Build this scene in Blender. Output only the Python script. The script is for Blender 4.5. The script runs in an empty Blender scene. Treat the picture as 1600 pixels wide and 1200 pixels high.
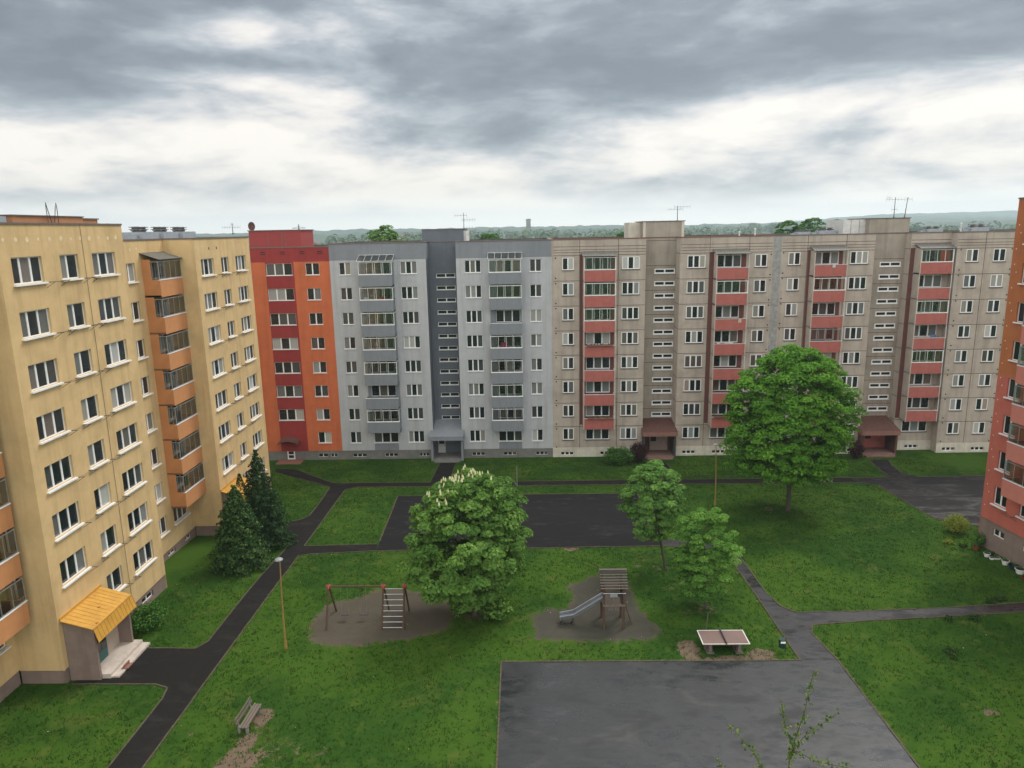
import bpy, math, random
import numpy as np
from mathutils import Matrix, Vector
R = math.radians
rnd = random.Random(7)
npr = np.random.RandomState(11)
C = bpy.context.scene.collection
scn = bpy.context.scene

# ------------------------------------------------------------------ camera
CZ = 26.3
cam_d = bpy.data.cameras.new('camera'); cam = bpy.data.objects.new('camera', cam_d); C.objects.link(cam)
fw = Vector((-0.0235189, 0.9777034, -0.2086696)); rt = Vector((0.9996229, 0.0200391, -0.0187748)); up = rt.cross(fw)
cam.matrix_world = Matrix(((rt.x, up.x, -fw.x, 0), (rt.y, up.y, -fw.y, 0), (rt.z, up.z, -fw.z, CZ), (0, 0, 0, 1)))
cam_d.sensor_width = 36; cam_d.lens = 1135.56 / 1600 * 36
cam_d.clip_start = 0.1; cam_d.clip_end = 40000
scn.camera = cam
scn.view_settings.view_transform = 'Standard'; scn.view_settings.look = 'None'
scn.view_settings.exposure = 0.88; scn.view_settings.gamma = 1
scn.view_settings.use_curve_mapping = False
try:
    scn.cycles.max_bounces = 6; scn.cycles.transparent_max_bounces = 12; scn.cycles.volume_bounces = 1
    scn.cycles.diffuse_bounces = 3; scn.cycles.glossy_bounces = 3
except Exception: pass

# ------------------------------------------------------------------ node helper
def nd(nt, typ, props=None, ins=None):
    n = nt.nodes.new(typ)
    for k, v in (props or {}).items(): setattr(n, k, v)
    for k, v in (ins or {}).items():
        if isinstance(v, bpy.types.NodeSocket): nt.links.new(v, n.inputs[k])
        else: n.inputs[k].default_value = v
    return n
def mth(nt, op, a, b=None, c=None, clamp=False):
    i = {0: a}
    if b is not None: i[1] = b
    if c is not None: i[2] = c
    return nd(nt, 'ShaderNodeMath', {'operation': op, 'use_clamp': clamp}, i).outputs[0]
def mixc(nt, f, a, b, blend='MIX'):
    n = nt.nodes.new('ShaderNodeMix'); n.data_type = 'RGBA'; n.blend_type = blend
    for s, v in ((n.inputs[0], f), (n.inputs[6], a), (n.inputs[7], b)):
        if isinstance(v, bpy.types.NodeSocket): nt.links.new(v, s)
        elif isinstance(v, (int, float)): s.default_value = v
        else: s.default_value = (*v, 1) if len(v) == 3 else v
    return n.outputs[2]
def smooth(nt, x, a, b):
    n = nt.nodes.new('ShaderNodeMapRange'); n.interpolation_type = 'SMOOTHSTEP'
    nt.links.new(x, n.inputs[0]); n.inputs[1].default_value = a; n.inputs[2].default_value = b
    return n.outputs[0]
def ramp(nt, x, stops):
    n = nt.nodes.new('ShaderNodeValToRGB'); nt.links.new(x, n.inputs[0])
    e = n.color_ramp.elements
    e[0].position, e[0].color = stops[0][0], (*stops[0][1], 1)
    e[1].position, e[1].color = stops[-1][0], (*stops[-1][1], 1)
    for p, c in stops[1:-1]:
        k = e.new(p); k.color = (*c, 1)
    return n.outputs[0]
def noise(nt, vec, scale, detail=4, rough=.5, dist=0):
    return nd(nt, 'ShaderNodeTexNoise', None, {'Vector': vec, 'Scale': scale, 'Detail': detail, 'Roughness': rough, 'Distortion': dist}).outputs[0]

# ------------------------------------------------------------------ world: overcast sky, sun
SUN_EL, SUN_AZ = R(54), R(42)          # azimuth measured from +Y towards +X
w = bpy.data.worlds.new('World'); scn.world = w; w.use_nodes = True
nt = w.node_tree; nt.nodes.clear()
tc = nd(nt, 'ShaderNodeTexCoord').outputs['Generated']
sep = nd(nt, 'ShaderNodeSeparateXYZ', None, {0: tc})
X, Y, Z = sep.outputs
sky = nd(nt, 'ShaderNodeTexSky', {'sky_type': 'NISHITA', 'sun_disc': False, 'sun_elevation': SUN_EL, 'sun_rotation': SUN_AZ, 'air_density': 1.0, 'dust_density': 2.0})
bg_sky = nd(nt, 'ShaderNodeBackground', None, {0: sky.outputs[0], 1: 0.10})
zz = mth(nt, 'ADD', mth(nt, 'MAXIMUM', Z, 0.0), 0.20)
px = mth(nt, 'DIVIDE', X, zz); py = mth(nt, 'DIVIDE', Y, zz)
vec = nd(nt, 'ShaderNodeCombineXYZ', None, {0: px, 1: py, 2: 0.0}).outputs[0]
mp = nd(nt, 'ShaderNodeMapping', None, {'Vector': vec, 'Location': (3.1, 7.4, 0), 'Scale': (0.9, 1.0, 1)}).outputs[0]
md = nd(nt, 'ShaderNodeMapping', None, {'Vector': tc, 'Location': (1.7, .4, 2.2), 'Scale': (1.0, 1.0, 3.2)}).outputs[0]   # cloud lumps seen side-on low in the sky
n1 = noise(nt, mp, 0.95, 9, .55, .35)
n2 = noise(nt, md, 4.2, 10, .58, .35)
n3 = noise(nt, md, 11.0, 8, .6, .3)
dens = mth(nt, 'ADD', mth(nt, 'MULTIPLY', n1, 1.3), mth(nt, 'ADD', mth(nt, 'MULTIPLY', n2, 1.25), mth(nt, 'MULTIPLY', n3, .62)))   # mean 1.585
az = nd(nt, 'ShaderNodeMath', {'operation': 'ARCTAN2'}, {0: X, 1: Y}).outputs[0]
def gauss(x, c, w_): return nd(nt, 'ShaderNodeMath', {'operation': 'EXPONENT'}, {0: mth(nt, 'MULTIPLY', -1.0, mth(nt, 'POWER', mth(nt, 'ABSOLUTE', mth(nt, 'DIVIDE', mth(nt, 'SUBTRACT', x, c), w_)), 2.0))}).outputs[0]
def blob(a0, z0, aw, zw, k): return mth(nt, 'MULTIPLY', mth(nt, 'MULTIPLY', gauss(az, R(a0), R(aw)), gauss(Z, z0, zw)), k)
# the heavy deck starts about 6 to 10 degrees up in the north; thinned overhead, out of view, to light the scene
edge = mth(nt, 'ADD', 0.165, mth(nt, 'MULTIPLY', -0.060, gauss(az, R(1), 0.20)))
rise = smooth(nt, mth(nt, 'SUBTRACT', Z, edge), -0.040, 0.040)
fall = smooth(nt, Z, 0.27, 0.50)
bias = mth(nt, 'MULTIPLY', rise, mth(nt, 'SUBTRACT', 1.0, mth(nt, 'MULTIPLY', fall, .9)))
for bl in ((12, .165, 13, .050, .50), (-34, .185, 10, .040, .45), (30, .200, 12, .04, .30), (-15, .235, 8, .022, -.85), (-20, .178, 9, .012, -.60), (17, .140, 6, .014, -.60), (29, .128, 9, .016, -.55), (-10, .118, 8, .012, .25), (-31, .085, 12, .018, .22), (22, .098, 6, .010, .25)):
    bias = mth(nt, 'ADD', bias, blob(*bl))
dd = mth(nt, 'ADD', mth(nt, 'MULTIPLY', mth(nt, 'SUBTRACT', dens, 1.585), 1.2), mth(nt, 'ADD', mth(nt, 'MULTIPLY', bias, .46), .20))
ccol = ramp(nt, dd, [(0.0, (.60, .565, .52)), (.18, (.50, .48, .46)), (.34, (.37, .375, .385)), (.50, (.255, .278, .300)), (.74, (.160, .182, .205)), (1.0, (.118, .136, .158))])
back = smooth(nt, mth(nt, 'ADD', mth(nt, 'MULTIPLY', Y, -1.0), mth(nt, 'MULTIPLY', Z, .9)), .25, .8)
ccol = mixc(nt, mth(nt, 'MULTIPLY', back, .85), ccol, (1.12, 1.12, 1.10))  # unseen sky behind the camera, brightness added to light the facades facing it
hz = smooth(nt, Z, 0.0, 0.06)
ccol = mixc(nt, hz, (.84, .81, .765), ccol)
lowg = smooth(nt, Z, -0.02, 0.0)
ccol = mixc(nt, lowg, (.30, .31, .31), ccol)
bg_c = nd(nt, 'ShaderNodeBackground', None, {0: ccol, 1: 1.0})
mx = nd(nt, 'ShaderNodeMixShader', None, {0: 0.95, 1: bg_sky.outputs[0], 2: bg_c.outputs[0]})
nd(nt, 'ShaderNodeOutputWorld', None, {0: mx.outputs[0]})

sd = bpy.data.lights.new('sun', 'SUN'); so = bpy.data.objects.new('sun', sd); C.objects.link(so)
sd.energy = 1.3; sd.angle = R(20); sd.color = (1.0, .965, .91)
sdir = Vector((math.cos(SUN_EL) * math.sin(SUN_AZ), math.cos(SUN_EL) * math.cos(SUN_AZ), math.sin(SUN_EL)))
so.rotation_euler = sdir.to_track_quat('Z', 'Y').to_euler()
so.location = (0, 0, 80)

# ------------------------------------------------------------------ materials
def mat(name, c1, c2=None, scale=4.0, rough=.85, bump=0.0, bscale=40.0, grime=0.0, spec=.3, streak=0.0, metal=0.0, coord='Object'):
    m = bpy.data.materials.new(name); m.use_nodes = True; t = m.node_tree; b = t.nodes['Principled BSDF']
    co = nd(t, 'ShaderNodeTexCoord').outputs[coord]
    c2 = c2 or tuple(v * .8 for v in c1)
    col = mixc(t, smooth(t, noise(t, co, scale, 5, .6), .3, .7), c1, c2)
    if grime:
        g = noise(t, co, .35, 5, .65)
        col = mixc(t, mth(t, 'MULTIPLY', smooth(t, g, .42, .72), grime), col, (c1[0] * .55, c1[1] * .53, c1[2] * .5))
    if streak:
        sv = nd(t, 'ShaderNodeMapping', None, {'Vector': co, 'Scale': (1.7, 1.7, .11)}).outputs[0]
        s = noise(t, sv, 1.0, 4, .6)
        col = mixc(t, mth(t, 'MULTIPLY', smooth(t, s, .44, .72), streak), col, (c1[0] * .5, c1[1] * .48, c1[2] * .46))
    t.links.new(col, b.inputs['Base Color'])
    b.inputs['Roughness'].default_value = rough; b.inputs['Metallic'].default_value = metal
    b.inputs['Specular IOR Level'].default_value = spec
    if bump:
        bn = nd(t, 'ShaderNodeBump', None, {'Strength': bump, 'Distance': .02, 'Height': noise(t, co, bscale, 3, .6)})
        t.links.new(bn.outputs[0], b.inputs['Normal'])
    return m
M = {}
M['yellow'] = mat('yellow_render', (.65, .46, .23), (.59, .415, .205), 1.2, .9, .3, 60, .35, streak=.34)
M['yellow_pale'] = mat('pale_filler', (.75, .62, .40))
M['orange'] = mat('orange_render', (.56, .255, .105), (.51, .23, .095), 1.2, .9, .3, 60, .2, streak=.12)
M['orange2'] = mat('orange_red_render', (.56, .145, .056), (.50, .13, .05), 1.2, .9, .3, 60, .25, streak=.28)
M['darkred'] = mat('dark_red_render', (.30, .040, .036), (.27, .036, .033), 1.2, .9, .3, 60, .25, streak=.28)
M['toporange'] = mat('orange_brown_render', (.44, .145, .05), (.39, .13, .05), 1.2, .9, .3, 60, .2, streak=.15)
M['pinkred'] = mat('pink_red_render', (.50, .135, .095), (.45, .12, .09), 1.2, .9, .3, 60, .2, streak=.12)
M['pinkbal'] = mat('salmon_render', (.52, .19, .145), (.48, .17, .13), 1.2, .9, .3, 60, .2)
M['lgrey'] = mat('light_grey_render', (.44, .45, .46), (.41, .42, .43), 1.1, .9, .3, 60, .22, streak=.34)
M['mgrey'] = mat('mid_grey_render', (.215, .232, .25), (.20, .215, .235), 1.1, .9, .3, 60, .12, streak=.2)
M['dgrey'] = mat('dark_grey_render', (.135, .15, .17), (.12, .135, .155), 1.1, .9, .3, 60, .15, streak=.2)
M['plinth'] = mat('grey_plinth', (.20, .195, .18), (.155, .15, .14), 1.6, .92, .5, 40, .4, streak=.3)
M['plinth_brown'] = mat('brown_plinth', (.25, .185, .155), (.21, .155, .13), 1.6, .92, .5, 40, .35, streak=.3)
M['plinth_white'] = mat('cream_plinth', (.62, .575, .48), (.52, .475, .39), 1.6, .92, .4, 40, .4, streak=.35)
M['conc'] = mat('pebbledash_concrete', (.45, .39, .325), (.395, .342, .285), 1.1, .95, .7, 45, .5, streak=.42)
M['conc_light'] = mat('beige_panel_lit_return', (.50, .43, .365), (.45, .385, .325), 1.3, .92, .4, 45, .25, streak=.4)  # beige balcony panels; also paler returns, side light put into the colour
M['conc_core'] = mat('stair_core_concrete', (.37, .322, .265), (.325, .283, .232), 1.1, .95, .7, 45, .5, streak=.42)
M['patch'] = mat('grey_repair_patch', (.35, .345, .33), (.23, .225, .21), 2.2, .95, .5, 30, .3)
M['seam'] = mat('panel_joint', (.075, .055, .045), (.10, .07, .055), 3)
M['redpar'] = mat('red_parapet', (.40, .125, .102), (.35, .11, .09), 1.5, .85, .2, 50, .22, streak=.25)
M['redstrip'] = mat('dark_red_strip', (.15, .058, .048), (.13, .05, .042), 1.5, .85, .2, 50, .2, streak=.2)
M['white'] = mat('white_plastic', (.80, .80, .78), (.74, .74, .72), 3, .45, spec=.5)
M['offwhite'] = mat('weathered_white_metal', (.62, .61, .58), (.50, .49, .46), 3, .55)
M['sill_shade'] = mat('painted_sill_shade', (.06, .055, .05), (.09, .08, .07), 4, .7)
M['flash'] = mat('roof_flashing', (.12, .10, .09), (.16, .13, .11), 3, .6)
M['redflash'] = mat('rusty_flashing', (.20, .10, .075), (.15, .075, .055), 3, .6)
M['roof'] = mat('bitumen_roof', (.13, .125, .12), (.17, .165, .155), .8, .9, .3, 20, .3)
M['metal'] = mat('galvanised_metal', (.42, .43, .44), (.33, .34, .35), 4, .45, metal=.6, spec=.5)
M['darkmetal'] = mat('dark_metal', (.05, .05, .055), (.08, .075, .07), 6, .6, metal=.3)
M['hole'] = mat('dark_opening', (.012, .012, .013), (.02, .02, .02), 5, .6)
M['greyvent'] = mat('painted_vent_grey', (.25, .275, .31), (.32, .34, .36), 3, .6)
M['brownroof'] = mat('brown_canopy', (.085, .04, .032), (.12, .055, .042), 3, .8, grime=.4)
M['brownfascia'] = mat('brown_fascia', (.25, .125, .095), (.21, .105, .08), 3, .85, grime=.3)
M['door_beige'] = mat('beige_door', (.36, .27, .215), (.32, .24, .19), 2, .6)
M['door_pink'] = mat('pink_door', (.42, .13, .105), (.37, .11, .09), 2, .6)
M['door_teal'] = mat('teal_door', (.03, .12, .105), (.022, .09, .08), 4, .35)
M['step'] = mat('stone_step', (.52, .45, .385), (.42, .36, .31), 3, .85, .2, 30, .3)
M['step_dark'] = mat('dark_brick_step', (.23, .135, .11), (.18, .105, .085), 3, .85, .2, 30, .3)
M['canopy_yellow'] = mat('yellow_metal_canopy', (.56, .30, .05), (.46, .235, .04), 2.0, .42, .15, 9, .35, spec=.5)
M['seam_yellow'] = mat('canopy_fold', (.42, .21, .03), (.34, .17, .03), 2, .5)
M['asphalt'] = None

def pane_mat(name, dark, cur, bright=0.46):
    m = bpy.data.materials.new(name); m.use_nodes = True; t = m.node_tree; b = t.nodes['Principled BSDF']
    at = nd(t, 'ShaderNodeAttribute', {'attribute_name': 'sash'}).outputs['Fac']
    oi = nd(t, 'ShaderNodeObjectInfo').outputs['Random']
    a = mth(t, 'FRACT', mth(t, 'ADD', mth(t, 'MULTIPLY', at, .31), mth(t, 'MULTIPLY', oi, 7.77)))
    co = nd(t, 'ShaderNodeTexCoord').outputs['Object']
    fold = nd(t, 'ShaderNodeTexWave', {'wave_type': 'BANDS', 'bands_direction': 'X'}, {'Vector': co, 'Scale': 3.2, 'Distortion': 2.0, 'Detail': 2.0}).outputs['Fac']
    hue = mth(t, 'FRACT', mth(t, 'MULTIPLY', oi, 53.9))
    cc = ramp(t, hue, [(0, cur), (.35, (cur[0] * 1.35, cur[1] * 1.33, cur[2] * 1.28)), (.6, (cur[0] * 1.0, cur[1] * .86, cur[2] * .66)), (.8, (cur[0] * .72, cur[1] * .86, cur[2] * .95)), (1, (cur[0] * .9, cur[1] * .62, cur[2] * .52))])
    curt = mixc(t, fold, cc, mixc(t, .5, cc, (.05, .05, .05)))
    strips = nd(t, 'ShaderNodeTexWave', {'wave_type': 'BANDS', 'bands_direction': 'Z'}, {'Vector': co, 'Scale': 5.0}).outputs['Fac']
    blind = mixc(t, strips, tuple(v * .9 for v in cur), tuple(v * .35 for v in cur))
    isb = mth(t, 'GREATER_THAN', mth(t, 'FRACT', mth(t, 'MULTIPLY', oi, 31.3)), .88)
    cover = mixc(t, isb, curt, blind)
    f = smooth(t, a, bright, bright + .04)
    dens = mth(t, 'ADD', .12, mth(t, 'MULTIPLY', mth(t, 'POWER', mth(t, 'FRACT', mth(t, 'MULTIPLY', oi, 17.7)), 1.6), .86))
    room = mixc(t, noise(t, co, 1.4, 3, .6), dark, tuple(v * 2.6 for v in dark))
    col = mixc(t, mth(t, 'MULTIPLY', f, dens), room, cover)
    t.links.new(col, b.inputs['Base Color']); b.inputs['Roughness'].default_value = .07
    b.inputs['Specular IOR Level'].default_value = .6
    return m
M['pane'] = pane_mat('window_glass', (.007, .010, .011), (.48, .49, .47), .50)
M['pane_dark'] = pane_mat('stairwell_glass', (.010, .011, .012), (.12, .13, .14), .9)
M['shutter'] = mat('brown_roller_shutter', (.085, .065, .06), (.07, .055, .05), 3, .7)

def glass_mat(name, tint, alpha):
    m = bpy.data.materials.new(name); m.use_nodes = True; t = m.node_tree; t.nodes.clear()
    tr = nd(t, 'ShaderNodeBsdfTransparent', None, {0: (*tint, 1)}); gl = nd(t, 'ShaderNodeBsdfGlossy', None, {0: (.9, .95, .95, 1), 1: .04})
    fr = nd(t, 'ShaderNodeFresnel', None, {0: 1.5}).outputs[0]
    fac = mth(t, 'ADD', mth(t, 'MULTIPLY', fr, .9), alpha, clamp=True)
    mxs = nd(t, 'ShaderNodeMixShader', None, {0: fac, 1: tr.outputs[0], 2: gl.outputs[0]})
    nd(t, 'ShaderNodeOutputMaterial', None, {0: mxs.outputs[0]})
    return m
M['glass'] = glass_mat('balcony_glass', (.80, .82, .80), .10)
M['clearroof'] = mat('corrugated_canopy_sheet', (.17, .16, .14), (.11, .105, .09), 4, .5)

def wave_mat(name, c1, c2, scale, rough=.8, direction='X', lo=.0, dist=1.0):
    m = bpy.data.materials.new(name); m.use_nodes = True; t = m.node_tree; b = t.nodes['Principled BSDF']
    co = nd(t, 'ShaderNodeTexCoord').outputs['Object']
    wv = nd(t, 'ShaderNodeTexWave', {'bands_direction': direction}, {'Vector': co, 'Scale': scale, 'Distortion': dist, 'Detail': 2.0}).outputs['Fac']
    col = mixc(t, mth(t, 'MULTIPLY', wv, noise(t, co, 2.5, 4)), c1, c2)
    t.links.new(col, b.inputs['Base Color']); b.inputs['Roughness'].default_value = rough
    return m
M['wood'] = wave_mat('weathered_wood', (.15, .12, .095), (.06, .045, .035), 14, .85, 'Y')
M['wood_dark'] = wave_mat('stained_wood', (.085, .045, .026), (.035, .02, .012), 14, .8, 'Z')

# ------------------------------------------------------------------ mesh builder
class MB:
    def __init__(s): s.v = []; s.f = []; s.m = []
    def quad(s, a, b, c, d, m=0):
        i = len(s.v); s.v += [a, b, c, d]; s.f.append((i, i + 1, i + 2, i + 3)); s.m.append(m)
    def poly(s, pts, m=0):
        i = len(s.v); s.v += list(pts); s.f.append(tuple(range(i, i + len(pts)))); s.m.append(m)
    def box(s, x0, y0, z0, x1, y1, z1, m=0):
        if x0 > x1: x0, x1 = x1, x0
        if y0 > y1: y0, y1 = y1, y0
        if z0 > z1: z0, z1 = z1, z0
        i = len(s.v)
        s.v += [(x0, y0, z0), (x1, y0, z0), (x1, y1, z0), (x0, y1, z0), (x0, y0, z1), (x1, y0, z1), (x1, y1, z1), (x0, y1, z1)]
        for q in ((0, 3, 2, 1), (4, 5, 6, 7), (0, 1, 5, 4), (1, 2, 6, 5), (2, 3, 7, 6), (3, 0, 4, 7)):
            s.f.append(tuple(i + k for k in q)); s.m.append(m)
    def tube(s, pts, rad, m=0, n=6, cap=True):
        pts = [Vector(p) for p in pts]
        if not hasattr(rad, '__len__'): rad = [rad] * len(pts)
        rings = []
        for k, p in enumerate(pts):
            d = (pts[min(k + 1, len(pts) - 1)] - pts[max(k - 1, 0)]).normalized()
            a = Vector((0, 0, 1)) if abs(d.z) < .9 else Vector((1, 0, 0))
            u = d.cross(a).normalized(); v = d.cross(u).normalized()
            i = len(s.v); rings.append(i)
            for j in range(n):
                t = 2 * math.pi * j / n
                s.v.append(tuple(p + (u * math.cos(t) + v * math.sin(t)) * rad[k]))
        for k in range(len(pts) - 1):
            for j in range(n):
                a, b = rings[k], rings[k + 1]
                s.f.append((a + j, b + j, b + (j + 1) % n, a + (j + 1) % n)); s.m.append(m)
        if cap:
            s.f.append(tuple(rings[0] + j for j in range(n))); s.m.append(m)
            s.f.append(tuple(rings[-1] + n - 1 - j for j in range(n))); s.m.append(m)
    def mesh(s, name, mats):
        me = bpy.data.meshes.new(name); me.from_pydata([tuple(v) for v in s.v], [], s.f)
        for m in mats: me.materials.append(m)
        me.polygons.foreach_set('material_index', s.m); me.update()
        return me
def link(name, me, parent=None, loc=(0, 0, 0), rotz=0):
    o = bpy.data.objects.new(name, me); C.objects.link(o)
    if parent is not None: o.parent = parent
    o.location = loc
    if rotz: o.rotation_euler = (0, 0, rotz)
    return o
def tag(o, label, cat, group=None, kind=None):
    o['label'] = label; o['category'] = cat
    if group: o['group'] = group
    if kind: o['kind'] = kind
    return o
def thing(name, label, cat, loc, rotz=0, group=None):
    o = link(name, None, None, loc, rotz); o.empty_display_size = .3
    return tag(o, label, cat, group)
def struct(o, kind='structure'):
    o['kind'] = kind; return o
def copy_tree(o, parent=None):
    c = o.copy(); C.objects.link(c)
    if parent is not None: c.parent = parent
    for ch in o.children: copy_tree(ch, c)
    return c

def g(y):
    if y >= 80: return 0.0
    if y > 47: return (80 - y) * 1.5 / 33
    return 1.5 + .015 * (47 - y)

# ------------------------------------------------------------------ ground, paths, courts
NEAR_COURT = [(-1.85, 38), (17.55, 38), (17.85, 8), (-1.55, 8)][::-1]
FAR_COURT = [(-12.5, 54.1), (10.6, 54.6), (10.5, 68.1), (-13.2, 68.1)]
WEST_PATH = [(-20.15, 8), (-18.45, 8), (-18.45, 50.7), (-18.5, 53.2), (-18.65, 55.2), (-18.9, 65), (-19.0, 70.2), (-17.9, 71.1), (-20.8, 71.1), (-20.5, 66), (-20.4, 62.6), (-20.9, 61.6), (-22.3, 60.4),
             (-26.0, 60.8), (-26.0, 58.6), (-22.0, 58.2), (-20.2, 56.4), (-20.0, 54.7), (-20.15, 49.7), (-20.15, 40.4), (-20.6, 39.6), (-26.0, 39.75), (-26.0, 36.0), (-21.2, 35.95), (-20.35, 35.6), (-20.15, 34.6)]
LINK_PATH = [(-18.5, 53.2), (-17.6, 53.55), (-12.5, 54.1), (-12.65, 55.55), (-18.65, 55.2)]
NORTH_PATH = [(-20.8, 71.1), (-17.9, 71.1), (33.2, 70.85), (33.2, 72.5), (15.6, 72.55), (15.4, 79.2), (14.0, 79.2), (13.9, 72.55), (-8.5, 72.5), (-8.6, 80.3), (-10.4, 80.3), (-10.6, 72.5), (-20.6, 72.6), (-21.3, 73.0), (-26.5, 78.0), (-29.0, 78.4), (-28.6, 77.1), (-26.1, 75.2), (-21.3, 71.6)]
EAST_YARD = [(33.2, 70.85), (34.9, 69.9), (34.85, 67.2), (35.2, 60), (38, 58.2), (62, 58.2), (62, 72.9), (40.1, 72.55), (39.2, 73.8), (39.7, 77), (40.4, 79.2), (38.2, 79.2), (37.7, 76.3), (37.3, 72.8), (36, 72.5), (33.2, 72.5)]
EAST_PATH = [(15.4, 38), (17.55, 38), (17.2, 40.9), (17.6, 41.9), (20.6, 42.3), (26.9, 42.85), (31.7, 43.35), (36.9, 44.0), (36.7, 45.1), (32.4, 44.55), (28.3, 44.05), (21.1, 43.55), (17.1, 43.5), (16.4, 44.3), (16.05, 46.3), (16.05, 52.1), (15.3, 54.6), (13.2, 55.7), (10.6, 56.0), (10.6, 54.6), (12.6, 54.2), (14.6, 52.9), (15.2, 50.5), (15.3, 44)]
POLYS = dict(near=NEAR_COURT, far=FAR_COURT, west=WEST_PATH, link=LINK_PATH, north=NORTH_PATH, yard=EAST_YARD, east=EAST_PATH)
def inside(px, py, poly):
    r = np.zeros(px.shape, bool); n = len(poly)
    for i in range(n):
        x1, y1 = poly[i]; x2, y2 = poly[(i + 1) % n]
        if y1 == y2: continue
        c = ((y1 > py) != (y2 > py)) & (px < (x2 - x1) * (py - y1) / (y2 - y1) + x1)
        r ^= c
    return r
def edist(px, py, poly):
    d = np.full(px.shape, 1e9); n = len(poly)
    for i in range(n):
        x1, y1 = poly[i]; x2, y2 = poly[(i + 1) % n]
        dx, dy = x2 - x1, y2 - y1; L = dx * dx + dy * dy + 1e-12
        t = np.clip(((px - x1) * dx + (py - y1) * dy) / L, 0, 1)
        d = np.minimum(d, np.hypot(px - x1 - t * dx, py - y1 - t * dy))
    return d
def sdist(px, py, poly): return np.where(inside(px, py, poly), -1, 1) * edist(px, py, poly)
SWING_SAND = [(-13.9, 40.3), (-14.5, 42.5), (-14.2, 44.6), (-13.3, 45.5), (-12.2, 45.9), (-10.6, 47.3), (-8.2, 47.0), (-5.6, 45.4), (-4.9, 43.6), (-5.3, 41.6), (-7.5, 40.4), (-9.4, 40.1), (-10.8, 39.6), (-12.6, 39.6)]
SLIDE_SAND = [(0.05, 40.3), (-.2, 43.2), (.8, 44.3), (2.2, 44.2), (2.7, 45.6), (2.4, 47.4), (4.3, 49.2), (6.9, 49.0), (7.1, 46.5), (7.2, 44.0), (8.2, 41.3), (7.5, 40.2), (4, 40.0)]

def yz_lattice():
    xs = list(np.arange(-46, 72.01, .4)); ys = list(np.arange(6, 92.01, .4))
    i = int(np.argmin(np.abs(np.array(ys) - 47))); ys[i] = 47.0
    i = int(np.argmin(np.abs(np.array(ys) - 80))); ys[i] = 80.0
    a = 5.0; x = 72.0
    while x < 3000: x += a; a *= 1.4; xs.append(x)
    a = 5.0; x = -46.0
    while x > -3000: x -= a; a *= 1.4; xs.insert(0, x)
    a = 5.0; y = 92.0
    while y < 2600: y += a; a *= 1.4; ys.append(y)
    a = 5.0; y = 6.0
    while y > -400: y -= a; a *= 1.4; ys.insert(0, y)
    return np.array(xs), np.array(ys)
xs, ys = yz_lattice()
GX, GY = np.meshgrid(xs, ys)
GZ = np.vectorize(g)(GY)
nx, ny = len(xs), len(ys)
verts = np.stack([GX.ravel(), GY.ravel(), GZ.ravel()], 1)
idx = np.arange(nx * ny).reshape(ny, nx)
faces = np.stack([idx[:-1, :-1].ravel(), idx[:-1, 1:].ravel(), idx[1:, 1:].ravel(), idx[1:, :-1].ravel()], 1)
def fast_mesh(name, verts, faces, mats=()):
    me = bpy.data.meshes.new(name); k = faces.shape[1]
    me.vertices.add(len(verts)); me.vertices.foreach_set('co', verts.astype(np.float32).ravel())
    me.loops.add(faces.size); me.loops.foreach_set('vertex_index', faces.astype(np.int32).ravel())
    me.polygons.add(len(faces)); me.polygons.foreach_set('loop_start', np.arange(0, faces.size, k, dtype=np.int32))
    me.update(calc_edges=True)
    for m in mats: me.materials.append(m)
    return me
X_, Y_ = verts[:, 0], verts[:, 1]
near_m = (X_ > -50) & (X_ < 75) & (Y_ > 0) & (Y_ < 95)
dirt = np.zeros(len(verts)); sand = np.zeros(len(verts))
xx, yy = X_[near_m], Y_[near_m]
d = np.zeros(len(xx)); s = np.zeros(len(xx))
sm = lambda v, a, b: np.clip((v - a) / (b - a), 0, 1)
for P in (SWING_SAND, SLIDE_SAND):
    k = 1 - sm(sdist(xx, yy, P), -.9, .8); d = np.maximum(d, k); s = np.maximum(s, k)
s_l = s.copy(); k = 1 - sm(sdist(xx, yy, SWING_SAND), -.5, .4); s = np.where(k > 0, .60 * k, s)
for n_, P in POLYS.items():
    amp = {'near': .62, 'far': .5, 'west': .45}.get(n_, .52)
    d = np.maximum(d, amp * (1 - sm(np.abs(sdist(xx, yy, P)), .0, .55)))
def spot(x, y, rx, ry, a, soft=.5):
    global d
    q = np.hypot((xx - x) / rx, (yy - y) / ry); d = np.maximum(d, a * (1 - sm(q, 1 - soft, 1 + soft * .4)))
spot(-14.05, 33.1, .55, 1.0, .95, .4); spot(-14.2, 31.2, .7, .9, .9); spot(-14.1, 29.6, 1.2, 1.2, 1.0); spot(-12.6, 30.2, 2.6, 2.6, .46, .8); spot(-10.5, 30.5, 3, 2, .38, .8)
spot(9.3, 39.2, .8, 1.3, .95, .4); spot(13.4, 38.6, 1.0, .8, .9, .4); spot(11.5, 38.1, 2.4, .6, .8)
spot(11.44, 44.0, 1.6, 1.0, .5); spot(10.3, 43.4, .9, .3, .7); spot(9.6, 50.4, 1.6, .8, .5); spot(7.9, 50.9, .5, .3, .85)
spot(21.8, 63.2, .4, .9, .9); spot(23.8, 61.8, 2.4, 1.0, .42); spot(-3.7, 43.4, 1.8, 1.3, .55); spot(16.4, 38.6, 1.0, .7, 1.0, .3)
spot(23.3, 33.3, .55, .4, .95); spot(-17.3, 31.8, .4, .3, .7); spot(-23.2, 45.3, .6, .4, .6); spot(3.2, 54.3, .8, .7, .95); spot(27.5, 67, 5, 3, .3, .8)
dirt[near_m] = d; sand[near_m] = s
gm = fast_mesh('ground', verts, faces)
gm.attributes.new('dirt', 'FLOAT', 'POINT').data.foreach_set('value', dirt.astype(np.float32))
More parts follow.
